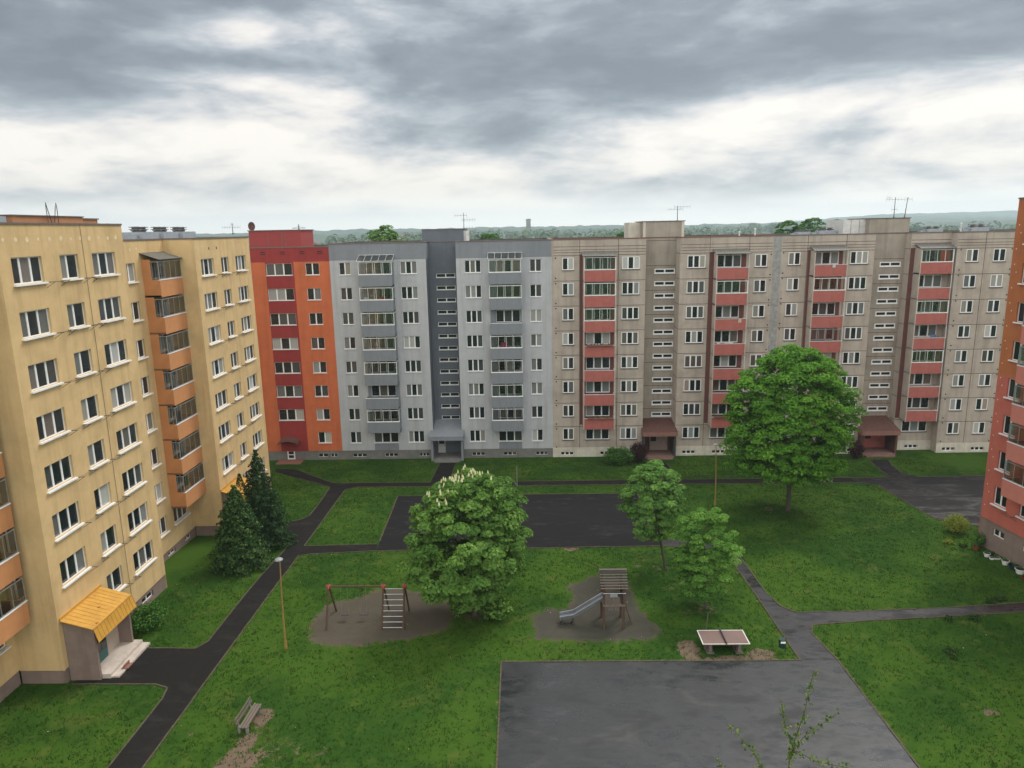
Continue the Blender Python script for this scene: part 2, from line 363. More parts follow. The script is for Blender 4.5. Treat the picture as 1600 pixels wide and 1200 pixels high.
gm.attributes.new('sand', 'FLOAT', 'POINT').data.foreach_set('value', sand.astype(np.float32))
m = bpy.data.materials.new('grass_ground'); m.use_nodes = True; t = m.node_tree; b = t.nodes['Principled BSDF']
co = nd(t, 'ShaderNodeTexCoord').outputs['Object']
nA = noise(t, co, .16, 5, .6, .4); nB = noise(t, co, 1.1, 6, .65, .3); nC = noise(t, co, 7.0, 4, .7); nD = noise(t, co, 26.0, 3, .7)
gcol = mixc(t, smooth(t, nA, .40, .60), (.020, .056, .008), (.040, .086, .010))
gcol = mixc(t, mth(t, 'MULTIPLY', smooth(t, nB, .50, .72), .65), gcol, (.066, .098, .016))
gcol = mixc(t, mth(t, 'MULTIPLY', smooth(t, noise(t, co, .42, 7, .72, .8), .54, .70), .55), gcol, (.098, .104, .026))
gcol = mixc(t, mth(t, 'MULTIPLY', smooth(t, nC, .45, .75), .28), gcol, (.016, .044, .009))
gcol = mixc(t, mth(t, 'MULTIPLY', smooth(t, nD, .50, .70), .4), gcol, (.052, .108, .018))
fd = noise(t, co, .05, 4, .6); far_y = smooth(t, nd(t, 'ShaderNodeSeparateXYZ', None, {0: co}).outputs[1], 95, 400)
gcol = mixc(t, mth(t, 'MULTIPLY', far_y, .8), gcol, mixc(t, fd, (.03, .055, .02), (.08, .10, .04)))
da = nd(t, 'ShaderNodeAttribute', {'attribute_name': 'dirt'}).outputs['Fac']; sa = nd(t, 'ShaderNodeAttribute', {'attribute_name': 'sand'}).outputs['Fac']
dn = mth(t, 'ADD', mth(t, 'MULTIPLY', noise(t, co, 2.4, 7, .72, .3), .75), mth(t, 'MULTIPLY', noise(t, co, 11, 3, .7), .25))
mask = smooth(t, mth(t, 'ADD', da, mth(t, 'MULTIPLY', mth(t, 'SUBTRACT', dn, .5), 2.1)), .50, .62)
dcol = mixc(t, noise(t, co, 3.0, 6, .7), (.085, .062, .040), (.18, .130, .095))
scol = mixc(t, noise(t, co, 1.3, 6, .7), (.042, .040, .031), (.078, .074, .058))
dcol = mixc(t, mth(t, 'MULTIPLY', sa, 1.3, clamp=True), dcol, scol)
col = mixc(t, mask, gcol, dcol)
t.links.new(col, b.inputs['Base Color']); b.inputs['Roughness'].default_value = .95; b.inputs['Specular IOR Level'].default_value = .05
hh = mth(t, 'ADD', mth(t, 'MULTIPLY', nD, .5), mth(t, 'ADD', nC, mth(t, 'MULTIPLY', nB, .8)))
bn = nd(t, 'ShaderNodeBump', None, {'Strength': .4, 'Distance': .07, 'Height': hh}); t.links.new(bn.outputs[0], b.inputs['Normal'])
gm.materials.append(m)
struct(link('ground', gm))

def asphalt(name, dry, wet, seed, thr=(.45, .62), rdry=.75, rwet=.16, silt_sheen=.2, spec=.5, wspec=None):
    wspec = wspec if wspec is not None else spec
    m = bpy.data.materials.new(name); m.use_nodes = True; t = m.node_tree; b = t.nodes['Principled BSDF']
    co = nd(t, 'ShaderNodeTexCoord').outputs['Object']
    mp = nd(t, 'ShaderNodeMapping', None, {'Vector': co, 'Location': (seed, seed * 2, 0), 'Scale': (.72, 1.5, 1)}).outputs[0]
    n = mth(t, 'ADD', mth(t, 'MULTIPLY', noise(t, mp, .30, 5, .6, .8), .65), mth(t, 'MULTIPLY', noise(t, mp, 1.1, 5, .65, .5), .35))
    wf = smooth(t, n, *thr)
    fine = noise(t, co, 60, 2, .6); mid = noise(t, co, .8, 6, .7)
    c = mixc(t, wf, dry, wet); c = mixc(t, mth(t, 'MULTIPLY', smooth(t, mid, .5, .75), .4), c, tuple(v * 1.6 for v in dry))
    c = mixc(t, mth(t, 'MULTIPLY', fine, .35), c, (.02, .02, .02))
    br = smooth(t, noise(t, mp, .38, 7, .68, 1.2), .52, .70)
    c = mixc(t, mth(t, 'MULTIPLY', br, silt_sheen), c, (.085, .078, .072))  # pale streaks: silt tint plus wet sheen painted into the colour
    t.links.new(c, b.inputs['Base Color'])
    ro = mth(t, 'ADD', mth(t, 'MULTIPLY', wf, rwet - rdry), rdry); t.links.new(ro, b.inputs['Roughness'])
    t.links.new(mth(t, 'ADD', mth(t, 'MULTIPLY', wf, wspec - spec), spec), b.inputs['Specular IOR Level'])
    bn = nd(t, 'ShaderNodeBump', None, {'Strength': .25, 'Distance': .01, 'Height': fine}); t.links.new(bn.outputs[0], b.inputs['Normal'])
    return m
M['asph_near'] = asphalt('wet_asphalt', (.026, .028, .029), (.016, .018, .020), 3.1, (.36, .66), .55, .14, .30, .25, .95)
M['asph_far'] = asphalt('dark_asphalt', (.014, .013, .014), (.012, .0115, .013), 9.4, (.5, .7), .85, .5, .10, .06, .18)
M['asph_path'] = asphalt('path_asphalt', (.0155, .0145, .0135), (.012, .0118, .0115), 5.7, (.5, .7), .85, .5, .12, .05, .15)
M['asph_east'] = asphalt('damp_path_asphalt', (.030, .0285, .031), (.024, .0235, .026), 2.2, (.38, .62), .7, .2, .2, .18, .6)
M['asph_yard'] = asphalt('yard_asphalt', (.019, .018, .0185), (.014, .014, .0148), 1.3, (.45, .66), .8, .25, .15, .10, .5)
M['kerb'] = mat('earthy_kerb', (.095, .078, .05), (.045, .045, .022), 5, .95)

import bmesh
from mathutils.geometry import tessellate_polygon
def drape(name, poly, m, off):
    bm = bmesh.new(); vs = [bm.verts.new((x, y, 0)) for x, y in poly]
    for tri in tessellate_polygon([[Vector((x, y, 0)) for x, y in poly]]): bm.faces.new([vs[k] for k in tri])
    for yc in (47.0, 80.0):
        bmesh.ops.bisect_plane(bm, geom=bm.verts[:] + bm.edges[:] + bm.faces[:], plane_co=(0, yc, 0), plane_no=(0, 1, 0))
    for v in bm.verts: v.co.z = g(v.co.y) + off
    bmesh.ops.recalc_face_normals(bm, faces=bm.faces[:])
    if sum(f.normal.z for f in bm.faces) < 0:
        for f in bm.faces: f.normal_flip()
    me = bpy.data.meshes.new(name); bm.to_mesh(me); bm.free(); me.materials.append(m)
    return struct(link(name, me))
drape('sports_court', NEAR_COURT, M['asph_near'], .016)
drape('sports_court', FAR_COURT, M['asph_far'], .016)
drape('path', WEST_PATH, M['asph_path'], .020)
drape('path', LINK_PATH, M['asph_path'], .020)
drape('path', NORTH_PATH, M['asph_path'], .020)
drape('path', EAST_PATH, M['asph_east'], .020)
drape('road', EAST_YARD, M['asph_yard'], .020)
kb = MB()
for n_, P in POLYS.items():
    L = len(P)
    for i in range(L):
        a = Vector(P[i]); c = Vector(P[(i + 1) % L]); steps = max(1, int((c - a).length / 1.0))
        dd_ = (c - a).normalized(); nn = Vector((-dd_.y, dd_.x)) * .045
        for k in range(steps):
            p = a.lerp(c, k / steps); q = a.lerp(c, (k + 1) / steps); mid = (p + q) / 2
            if mid.y < 9 or mid.y > 79 or mid.x < -25.5: continue
            if any(float(sdist(np.array([mid.x]), np.array([mid.y]), Q)[0]) < .12 for n2, Q in POLYS.items() if n2 != n_): continue
            h = .035 + rnd.random() * .03
            i0 = len(kb.v)
            for z_ in (0, h):
                for pt in (p - nn, q - nn, q + nn, p + nn): kb.v.append((pt.x, pt.y, g(pt.y) + z_))
            for f in ((4, 5, 6, 7), (0, 1, 5, 4), (1, 2, 6, 5), (2, 3, 7, 6), (3, 0, 4, 7)): kb.f.append(tuple(i0 + j for j in f)); kb.m.append(0)
struct(link('kerb', kb.mesh('kerb', [M['kerb']])))

# grass blades over the lawn
def attr_mat(name, stops, rough=.7, trans=.3, spec=.25):
    m = bpy.data.materials.new(name); m.use_nodes = True; t = m.node_tree; b = t.nodes['Principled BSDF']
    at = nd(t, 'ShaderNodeAttribute', {'attribute_name': 'v'}).outputs['Fac']
    c = ramp(t, at, stops); t.links.new(c, b.inputs['Base Color'])
    b.inputs['Roughness'].default_value = rough; b.inputs['Specular IOR Level'].default_value = spec
    if trans:
        tl = nd(t, 'ShaderNodeBsdfTranslucent', None, {0: c}); out = t.nodes['Material Output']
        mxs = nd(t, 'ShaderNodeMixShader', None, {0: trans, 1: b.outputs[0], 2: tl.outputs[0]}); t.links.new(mxs.outputs[0], out.inputs[0])
    return m
def set_v(me, vals):
    me.attributes.new('v', 'FLOAT', 'FACE').data.foreach_set('value', vals.astype(np.float32))
def grass_tufts(n):
    px = npr.uniform(-29, 45, n * 2); py = npr.uniform(24, 81.6, n * 2) ** 1.0
    ok = np.ones(len(px), bool)
    for P in POLYS.values(): ok &= sdist(px, py, P) > .03
    ok &= ~((px < -26.0) & (py > 36) & (py < 69.4)) & ~((px > 35.4) & (py < 54.4))
    ok &= (npr.rand(len(px)) < .55) | (np.sin(px * .9 + np.sin(py * .7) * 2) * np.sin(py * 1.1 + px * .3) > 0)
    for P in (SWING_SAND, SLIDE_SAND): ok &= sdist(px, py, P) > npr.uniform(-.2, .5, len(px))
    px, py = px[ok][:n], py[ok][:n]; n = len(px); K = 4
    cx = np.repeat(px, K) + npr.normal(0, .07, n * K); cy = np.repeat(py, K) + npr.normal(0, .07, n * K)
    gz = np.where(cy > 80, 0, np.where(cy > 47, (80 - cy) * 1.5 / 33, 1.5 + .015 * (47 - cy)))
    h = np.abs(npr.normal(.06, .03, n * K)) + .02; wd = npr.uniform(.012, .035, n * K); an = npr.uniform(0, 6.28, n * K); ln = npr.uniform(.0, .10, n * K); la = npr.uniform(0, 6.28, n * K)
    ux, uy = np.cos(an) * wd, np.sin(an) * wd
    v = np.zeros((n * K, 3, 3)); v[:, 0] = np.stack([cx - ux, cy - uy, gz - .01], 1); v[:, 1] = np.stack([cx + ux, cy + uy, gz - .01], 1)
    v[:, 2] = np.stack([cx + np.cos(la) * ln, cy + np.sin(la) * ln, gz + h], 1)
    me = fast_mesh('grass', v.reshape(-1, 3), np.arange(n * K * 3).reshape(-1, 3), [attr_mat('grass_blade', [(0, (.022, .060, .009)), (.55, (.030, .082, .011)), (.85, (.058, .115, .018)), (1, (.12, .14, .04))], .9, .3, .06)])
    set_v(me, np.repeat(npr.rand(n), K) * .75 + npr.rand(n * K) * .25)
    struct(link('grass', me), 'stuff')
grass_tufts(60000)

# ------------------------------------------------------------------ buildings
# every building is built in facade coordinates: x along the front, y into the building, z up
class Bld:
    def __init__(s, name, label, cat, org, rot, xc, zb):
        c, sn = math.cos(rot), math.sin(rot)
        s.xc, s.zb = xc, zb
        s.root = thing(name, label, cat, (org[0] + c * xc, org[1] + sn * xc, zb), rot)
    def part(s, name, me, x=0, y=0, z=0):
        return link(name, me, s.root, (x - s.xc, y, z - s.zb))
def facade(mb, x0, x1, z0, z1, y, ops, mf, depth=.17, xb=(), zb=(), rev=None):
    xs_ = sorted({round(v, 4) for v in [x0, x1, *xb] + [o[0] for o in ops] + [o[1] for o in ops] if x0 <= v <= x1})
    zs_ = sorted({round(v, 4) for v in [z0, z1, *zb] + [o[2] for o in ops] + [o[3] for o in ops] if z0 <= v <= z1})
    mf = mf if callable(mf) else (lambda a, b_, k=mf: k)
    ops = [o for o in ops if o[0] >= x0 - 1e-6 and o[1] <= x1 + 1e-6 and o[2] >= z0 - 1e-6 and o[3] <= z1 + 1e-6]
    for i in range(len(xs_) - 1):
        xa, xb_ = xs_[i], xs_[i + 1]; xm = (xa + xb_) / 2
        for j in range(len(zs_) - 1):
            za, zb_ = zs_[j], zs_[j + 1]; zm = (za + zb_) / 2
            if any(o[0] < xm < o[1] and o[2] < zm < o[3] for o in ops): continue
            mb.quad((xa, y, za), (xb_, y, za), (xb_, y, zb_), (xa, y, zb_), mf(xm, zm))
    for a, b_, c, d_ in [o[:4] for o in ops]:
        r = rev if rev is not None else mf((a + b_) / 2, d_ + .01)
        Y2 = y + depth
        mb.quad((a, y, c), (a, y, d_), (a, Y2, d_), (a, Y2, c), r); mb.quad((b_, y, c), (b_, Y2, c), (b_, Y2, d_), (b_, y, d_), r)
        mb.quad((a, y, d_), (b_, y, d_), (b_, Y2, d_), (a, Y2, d_), r); mb.quad((a, y, c), (a, Y2, c), (b_, Y2, c), (b_, y, c), r)
def disc(mb, x, y, z, r, m, n=10):
    mb.poly([(x + r * math.cos(2 * math.pi * k / n), y, z + r * math.sin(2 * math.pi * k / n)) for k in range(n)], m)

M['yellow_canopy_sheet'] = mat('beige_canopy_sheet', (.30, .27, .20), (.24, .21, .15), 4, .6)
_cache = {}
def win_meshes(w, h, n, fw, mw, d, trans, pane, widths):
    key = ('w', w, h, n, fw, mw, d, trans, pane, widths)
    if key in _cache: return _cache[key]
    f = MB(); y0, y1 = d, d + .06
    f.box(0, y0, 0, w, y1, fw); f.box(0, y0, h - fw, w, y1, h)
    f.box(0, y0, fw, fw, y1, h - fw); f.box(w - fw, y0, fw, w, y1, h - fw)
    inner = w - 2 * fw - (n - 1) * mw; ws = widths or [1 / n] * n; x = fw; p = MB(); vals = []
    for i in range(n):
        pw = inner * ws[i]
        p.quad((x, y0 + .035, fw), (x + pw, y0 + .035, fw), (x + pw, y0 + .035, h - fw), (x, y0 + .035, h - fw)); vals.append(i * 1.37 + .2)
        if i < n - 1: f.box(x + pw, y0 - .004, fw, x + pw + mw, y1, h - fw)
        x += pw + mw
    fm = f.mesh('window', [M['white']]); pm = p.mesh('pane', [M[pane]])
    pm.attributes.new('sash', 'FLOAT', 'FACE').data.foreach_set('value', np.array(vals, np.float32))
    _cache[key] = (fm, pm); return fm, pm
def sill_mesh(w, kind):
    key = ('s', w, kind)
    if key in _cache: return _cache[key]
    s_ = MB()
    if kind == 'yellow': s_.box(-.10, -.15, -.10, w + .10, .02, -.012); s_.box(-.04, .02, -.03, w + .04, .12, -.003)
    elif kind == 'grey': s_.box(-.05, -.07, -.055, w + .05, .10, -.003)
    else: s_.box(-.06, -.08, -.085, w + .06, .08, -.003)  # dark board below concrete windows; sill shadow put into its colour
    m_ = s_.mesh('sill', [M['white'] if kind in ('yellow', 'grey') else M['sill_shade']]); _cache[key] = m_; return m_
def window(b, x, z, w, h, n, kind='grey', y=0, pane='pane', widths=None, name='window', fw=None, mw=None, sill=True, d=None):
    w, h = round(w, 3), round(h, 3)
    fw = fw or {'yellow': .06, 'grey': .05, 'conc': .085}[kind]; mw = mw or {'yellow': .13, 'grey': .13, 'conc': .15}[kind]
    d = d if d is not None else {'yellow': .12, 'grey': .09, 'conc': .02}[kind]
    fm, pm = win_meshes(w, h, n, fw, mw, d, 0, pane, widths)
    o = b.part(name, fm, x, y, z); link('pane', pm, o)
    if sill: link('sill', sill_mesh(w, kind), o)
    return o
def open_vent(o, w, h, n):
    """a sash tilted inwards"""
    return o

def balcony(b, x0, x1, yf, yb, zt, style, glazed=0, canopy=False, bars=4):
    """slab and side panels as the balcony, parapet, glazing and canopy as its sub-parts"""
    w = round(x1 - x0, 3); dp = round(yb - yf, 3); key = ('b', w, dp, style, glazed, canopy, bars)
    if key not in _cache:
        par, side = {'grey': ('mgrey', 'mgrey'), 'conc': ('redpar', 'conc_light'), 'yellow': ('orange', 'orange'), 'pink': ('pinkbal', 'pinkbal')}[style]
        ph = 1.30; s_ = MB(); s_.box(.0, .03, -ph, w, dp, -ph + .14, 1)
        p = MB(); gz = None; cn = None
        if style == 'conc':
            s_.box(0, .0, -ph - .02, .10, dp, 1.50, 0); s_.box(w - .10, .0, -ph - .02, w, dp, .0, 0)
            s_.box(w - .07, .0, .0, w, .07, 1.42, 2)
            p.box(.10, .02, -ph + .02, w - .10, .09, -.03, 0); p.box(.10, .0, -.03, w - .10, .11, .02, 1)
        elif style == 'yellow':
            s_.box(0, .62, -ph, .08, dp, 1.5, 0); s_.box(0, .08, -ph, .08, .62, 0, 0); s_.box(w - .08, .08, -ph, w, dp, 0, 0)
            p.box(0, 0, -ph, w, .08, -.05, 0); p.box(-.03, -.03, -.05, w + .03, .12, .01, 1)
        else:
            s_.box(0, .08, -ph, .08, dp, 0, 0); s_.box(w - .08, .08, -ph, w, dp, 0, 0)
            p.box(0, 0, -ph, w, .08, -.03, 0); p.box(-.02, -.02, -.03, w + .02, .10, .015, 1)
        sm_ = s_.mesh('balcony', [M[side], M['plinth'], M['offwhite']]); pm_ = p.mesh('parapet', [M[par], M['white'] if style != 'conc' else M['offwhite']])
        if glazed:
            q = MB(); H_ = 1.36; a0, a1 = (.10, w - .07) if style == 'conc' else (0.0, w)
            fr = .055; y0 = .015
            q.box(a0, y0, .02, a1, y0 + .05, .02 + fr, 0); q.box(a0, y0, H_ - fr, a1, y0 + .05, H_, 0)
            for k in range(bars + 1):
                xx_ = a0 + (a1 - a0 - fr) * k / bars
                q.box(xx_, y0 + .002, .02 + fr, xx_ + (fr if k in (0, bars) else .035), y0 + .048, H_ - fr, 0)
            q.quad((a0, y0 + .025, .05), (a1, y0 + .025, .05), (a1, y0 + .025, H_ - .03), (a0, y0 + .025, H_ - .03), 1)
            if style != 'conc':
                e = .62 if style == 'yellow' else dp
                for xs2 in (0.03, w - .03):
                    q.quad((xs2, .07, .03), (xs2, e, .03), (xs2, e, H_ - .03), (xs2, .07, H_ - .03), 1)
                    q.box(xs2 - .02, .07, H_ - .05, xs2 + .02, e, H_ - .001, 0)
            gz = q.mesh('glazing', [M['white'] if (glazed == 1) else M['metal'], M['glass']])
        if canopy:
            q = MB(); a, b2 = -.12, w + .12; zf, zbk = 1.50, 1.98
            if style == 'grey': zf, zbk = 1.46, 2.1
            for k in range(13 if style != 'grey' else 6):
                t_ = k / (12 if style != 'grey' else 5); xx_ = a + (b2 - a) * t_
                q.tube([(xx_, -.15, zf + .02), (xx_, dp, zbk + .02)], .02, 0, 4)
            q.tube([(a, -.15, zf), (b2, -.15, zf)], .035, 0, 5); q.tube([(a, dp - .03, zbk), (b2, dp - .03, zbk)], .03, 0, 5)
            if style != 'grey': q.quad((a, -.15, zf), (b2, -.15, zf), (b2, dp, zbk), (a, dp, zbk), 1)
            else:
                q.quad((a, -.14, zf - .02), (b2, -.14, zf - .02), (b2, dp, zbk - .02), (a, dp, zbk - .02), 2)
                for xs2 in (0.02, w - .02): q.tube([(xs2, .05, 0), (xs2, .05, zf)], .03, 0, 5)
            cn = q.mesh('canopy', [M['offwhite'] if style == 'grey' else M['plinth'], M['yellow_canopy_sheet'] if style in ('yellow', 'pink') else M['clearroof'], M['glass']])
        _cache[key] = (sm_, pm_, gz, cn)
    sm_, pm_, gz, cn = _cache[key]
    o = b.part('balcony', sm_, x0, yf, zt); link('parapet', pm_, o)
    if gz: link('glazing', gz, o)
    if cn: link('canopy', cn, o)
    return o
def roof(b, pts, z, capm, name='roof', cap=.09, front=None, back=True):
    """flat roof over facade-coordinate outline pts, with a flashing along its edge"""
    mb = MB(); mb.poly([(x, y, z - .22) for x, y in pts], 0)
    n = len(pts)
    for i in range(n):
        (xa, ya), (xb_, yb_) = pts[i], pts[(i + 1) % n]
        a, c = Vector((xa, ya)), Vector((xb_, yb_)); t_ = (c - a).normalized(); nr = Vector((t_.y, -t_.x))
        o1, o2 = a + nr * .05 - t_ * .04 * (i % 2), c + nr * .05 + t_ * .04 * (i % 2); i1, i2 = a - nr * .28, c - nr * .28
        zz0, zz1 = z + .0, z + cap * .6
        k = len(mb.v)
        for zq in (zz0 - .05, zz1 + .002 * (i % 3)):
            for q in (o1, o2, i2, i1): mb.v.append((q.x, q.y, zq))
        for f in ((4, 5, 6, 7), (0, 1, 5, 4), (1, 2, 6, 5), (2, 3, 7, 6), (3, 0, 4, 7), (3, 2, 1, 0)): mb.f.append(tuple(k + j for j in f)); mb.m.append(1)
        mb.quad((i1.x, i1.y, z - .22), (i2.x, i2.y, z - .22), (i2.x, i2.y, z), (i1.x, i1.y, z), 0)
    return b.part(name, mb.mesh(name, [M['roof'], capm]))
ROWS = range(8)

# ---- red and orange block -------------------------------------------------
A = Bld('apartment_block', 'orange apartment block with dark red window band, left of the grey block', 'apartment block', (0, 81.77), 0, -29, 0)
mb = MB(); rows = [21.68 - 2.8 * i for i in ROWS]
ops = [(-29.3, -26.35, z, z + 1.32) for z in rows[:7]] + [(-24.85, -23.3, z, z + 1.32) for z in rows] + [(-34.4, -32.2, z, z + 1.32) for z in rows]
def mfA(x, z): return 1 if (z > 23.15 or -29.35 < x < -26.15) else 0
facade(mb, -40, -22.1, 1.1, 24.75, 0, ops, mfA, xb=(-29.35, -26.15), zb=(23.15,), rev=None)
facade(mb, -40, -22.1, -.2, 1.1, .04, [(-28.75, -27.75, -.2, 1.1), (-25.0, -23.9, .35, .72), (-23.5, -22.8, .35, .72)], 2)
mb.quad((-40, 0, 1.1), (-22.1, 0, 1.1), (-22.1, .04, 1.1), (-40, .04, 1.1), 2)
mb.quad((-40, 12, 0), (-22.1, 12, 0), (-22.1, 12, 24.7), (-40, 12, 24.7), 0)
mb.quad((-40, 0, 0), (-40, 12, 0), (-40, 12, 24.7), (-40, 0, 24.7), 0)
for xv in (-29.5, -27.3, -25.1, -23.1):
    for dz in (0, .22): mb.box(xv - .3, -.02, 24.0 + dz, xv + .3, .01, 24.09 + dz, 3)
A.part('wall', mb.mesh('wall', [M['orange2'], M['darkred'], M['plinth'], M['hole']]))
for z in rows[:7]: window(A, -29.3, z, 2.95, 1.32, 3, 'grey')
for z in rows: window(A, -24.85, z, 1.55, 1.32, 2, 'grey'); window(A, -34.4, z, 2.2, 1.32, 3, 'grey')
for x_, w_ in ((-25.0, 1.1), (-23.5, .7)): window(A, x_, .35, w_, .37, 2, 'grey', .04, 'pane_dark', name='basement_window', sill=False, fw=.02, mw=.08)
roof(A, [(-40, 0), (-22.1, 0), (-22.1, 12), (-40, 12)], 24.75, M['flash'])
mb = MB(); mb.box(-32.4, 4, 24.5, -26.3, 9, 26.6, 0)
for xv in (-30.2, -28.6, -28.2): mb.box(xv, 3.985, 24.6, xv + .05, 4.0, 26.5, 1)
mb.box(-32.5, 3.9, 26.6, -26.2, 9.1, 26.7, 1)
A.part('roof_housing', mb.mesh('roof_housing', [mat('red_render_box', (.30, .05, .045), (.27, .045, .04), 1.2, .9), M['flash']]))
dm = MB(); dm.box(-28.7, .06, .06, -27.8, .12, 2.1, 0)
for k in range(4): dm.box(-28.55, .045, .25 + k * .46, -27.95, .06, .60 + k * .46, 1)
do = A.part('door', dm.mesh('door', [M['white'], M['hole']]))
cm = MB()
for k in range(8):
    a0, a1 = math.pi * k / 8, math.pi * (k + 1) / 8
    cm.quad((-28.25 - 1.25 * math.cos(a0), 0, 2.15 + .75 * math.sin(a0)), (-28.25 - 1.25 * math.cos(a1), 0, 2.15 + .75 * math.sin(a1)), (-28.25 - 1.2 * math.cos(a1), -1.15, 2.15 + .45 * math.sin(a1)), (-28.25 - 1.2 * math.cos(a0), -1.15, 2.15 + .45 * math.sin(a0)), 0)
A.part('door_canopy', cm.mesh('door_canopy', [M['brownroof']]))
sm2 = MB(); sm2.box(-29.6, -1.7, -.1, -26.7, -.02, .10, 0); A.part('entrance_step', sm2.mesh('entrance_step', [mat('red_brick_paving', (.22, .095, .06), (.17, .075, .05), 5)]))

# ---- porch in front of a stair core ---------------------------------------
def porch(b, x0, x1, zf, zback, yf, yb, mats, door, slab=.25, openl=.35):
    """canopy, side walls, door, step; mats = roof, fascia, side, back wall, door, step"""
    p = MB(); p.box(x0 + .1, yf + .35, 0, x0 + openl, yb, zf - .5, 0); p.box(x1 - openl, yf + .35, 0, x1 - .1, yb, zf - .5, 0)
    p.box(x0 + openl, yb - .85, 0, x1 - openl, yb - .75, zf - .5, 1)
    o = b.part('porch', p.mesh('porch', [mats[2], mats[3]]))
    r = MB(); T = .5
    v = [(x0, yf, zf), (x1, yf, zf), (x1, yb, zback), (x0, yb, zback)]; lo = [(x0, yf, zf - T), (x1, yf, zf - T), (x1, yb, zf - T), (x0, yb, zf - T)]
    r.quad(*v, 0); r.quad(*[lo[k] for k in (3, 2, 1, 0)], 1); r.quad(lo[0], lo[1], v[1], v[0], 1); r.quad(lo[1], lo[2], v[2], v[1], 1); r.quad(lo[3], lo[0], v[0], v[3], 1)
    off = (-b.xc, 0, -b.zb)
    def sub(nm, me):
        link(nm, me, o, (0, 0, 0))
    sub('canopy', r.mesh('canopy', [mats[0], mats[1]]))
    d_ = MB(); xd0, xd1 = door; d_.box(xd0, yb - .92, slab, xd1, yb - .86, zf - .62, 0); d_.box(xd0 + .1, yb - .94, 1.35, min(xd0 + .75, xd1 - .05), yb - .925, 2.1, 1)
    d_.box(xd1 - .16, yb - .97, 1.0, xd1 - .12, yb - .925, 1.3, 1)
    sub('door', d_.mesh('door', [mats[4], M['hole']]))
    s_ = MB(); s_.box(x0 + openl, yf + .1, -.05, x1 - openl, yb - .95, slab, 0); s_.box(x0 + openl + .2, yf - .35, -.06, x1 - openl - .2, yf + .1, slab * .55, 0)
    sub('step', s_.mesh('step', [mats[5]]))
    return o

# ---- grey block -----------------------------------------------------------
B = Bld('apartment_block', 'pale grey apartment block with dark grey attic band and recessed dark stair tower', 'apartment block', (0, 81.77), 0, -9.7, 0)
mb = MB(); rows = [21.62 - 2.8 * i for i in ROWS]; H_ = 1.36
ops = []
L3, L2, LB = (-14.2, 1.85), (-21.05, 1.28), (-18.25, 2.85)
R3, R2, RB = (-7.0, 1.8), (.26, 1.27), (-3.6, 2.7)
for z in rows:
    for x_, w_ in (L3, L2, LB, R3, R2, RB): ops.append((x_, x_ + w_, z, z + H_))
def mfB(x, z):
    if z > 23.2: return 1
    if -18.65 < x < -14.95 or -4.25 < x < -.72:
        return 1 if z > 3.6 or (z < 2.2 and (-18.25 < x < -15.4 or -3.6 < x < -.9)) else 0
    return 0
bz = (23.2, 3.62, 2.02); bx = (-18.65, -14.95, -4.25, -.72, -18.25, -15.4, -3.6, -.9)
for xa, xb_ in ((-22.1, -11.3), (-7.95, 2.68)):
    facade(mb, xa, xb_, 1.1, 25.05, 0, ops, mfB, xb=bx, zb=bz)
    bas = [o for o in [(-20.9, -19.3, .3, .66), (-17.1, -15.6, .3, .66), (-13.0, -11.9, .3, .66), (-6.8, -5.3, .3, .66), (-3.1, -1.6, .3, .66), (.7, 2.1, .3, .66)] if xa < o[0] < xb_]
    facade(mb, xa, xb_, -.2, 1.1, .04, bas, 2, depth=.14)
    mb.quad((xa, 0, 1.1), (xb_, 0, 1.1), (xb_, .04, 1.1), (xa, .04, 1.1), 2)
    for o in bas: window(B, o[0], o[2], o[1] - o[0], .36, 3, 'grey', .04, 'pane_dark', name='basement_window', sill=False, fw=.02, mw=.07)
core = [(-10.5, -8.33, 20.98 - 1.404 * k, 20.98 - 1.404 * k + .45) for k in range(14)]
core = [c for c in core if c[2] > 4]
facade(mb, -11.3, -7.95, -.2, 25.05, 2.4, core, 3)
mb.quad((-11.3, 0, 0), (-11.3, 2.4, 0), (-11.3, 2.4, 23.2), (-11.3, 0, 23.2), 3); mb.quad((-11.3, 0, 23.2), (-11.3, 2.4, 23.2), (-11.3, 2.4, 25.05), (-11.3, 0, 25.05), 1)
mb.quad((-7.95, 0, 0), (-7.95, 2.4, 0), (-7.95, 2.4, 25.05), (-7.95, 0, 25.05), 3)
mb.quad((-22.1, 12, 0), (2.68, 12, 0), (2.68, 12, 25), (-22.1, 12, 25), 0)
mb.quad((-22.1, 0, 24.6), (-22.1, 12, 24.6), (-22.1, 12, 25.05), (-22.1, 0, 25.05), 1)
B.part('wall', mb.mesh('wall', [M['lgrey'], M['mgrey'], M['plinth'], M['dgrey']]))
for i, z in enumerate(rows):
    window(B, L3[0], z, L3[1], H_, 3); window(B, L2[0], z, L2[1], H_, 2); window(B, R3[0], z, R3[1], H_, 3); window(B, R2[0], z, R2[1], H_, 2)
    window(B, LB[0], z, LB[1], H_, 3, sill=(i == 7)); window(B, RB[0], z, RB[1], H_, 3, sill=(i == 7))
    if i < 7:
        balcony(B, -18.65, -14.95, -1.25, 0, z + .03, 'grey', [1, 1, 1, 1, 1, 0, 1][i], i == 0); balcony(B, -4.25, -.72, -1.25, 0, z + .03, 'grey', [1, 1, 0, 1, 1, 1, 1][i], i == 0)
for c in core: window(B, c[0], c[2], c[1] - c[0], .45, 2, 'grey', 2.4, 'pane_dark', fw=.06, mw=.12, d=.05)
roof(B, [(-22.1, 0), (-11.3, 0), (-11.3, 2.4), (-7.95, 2.4), (-7.95, 0), (2.68, 0), (2.68, 12), (-22.1, 12)], 25.05, M['flash'])
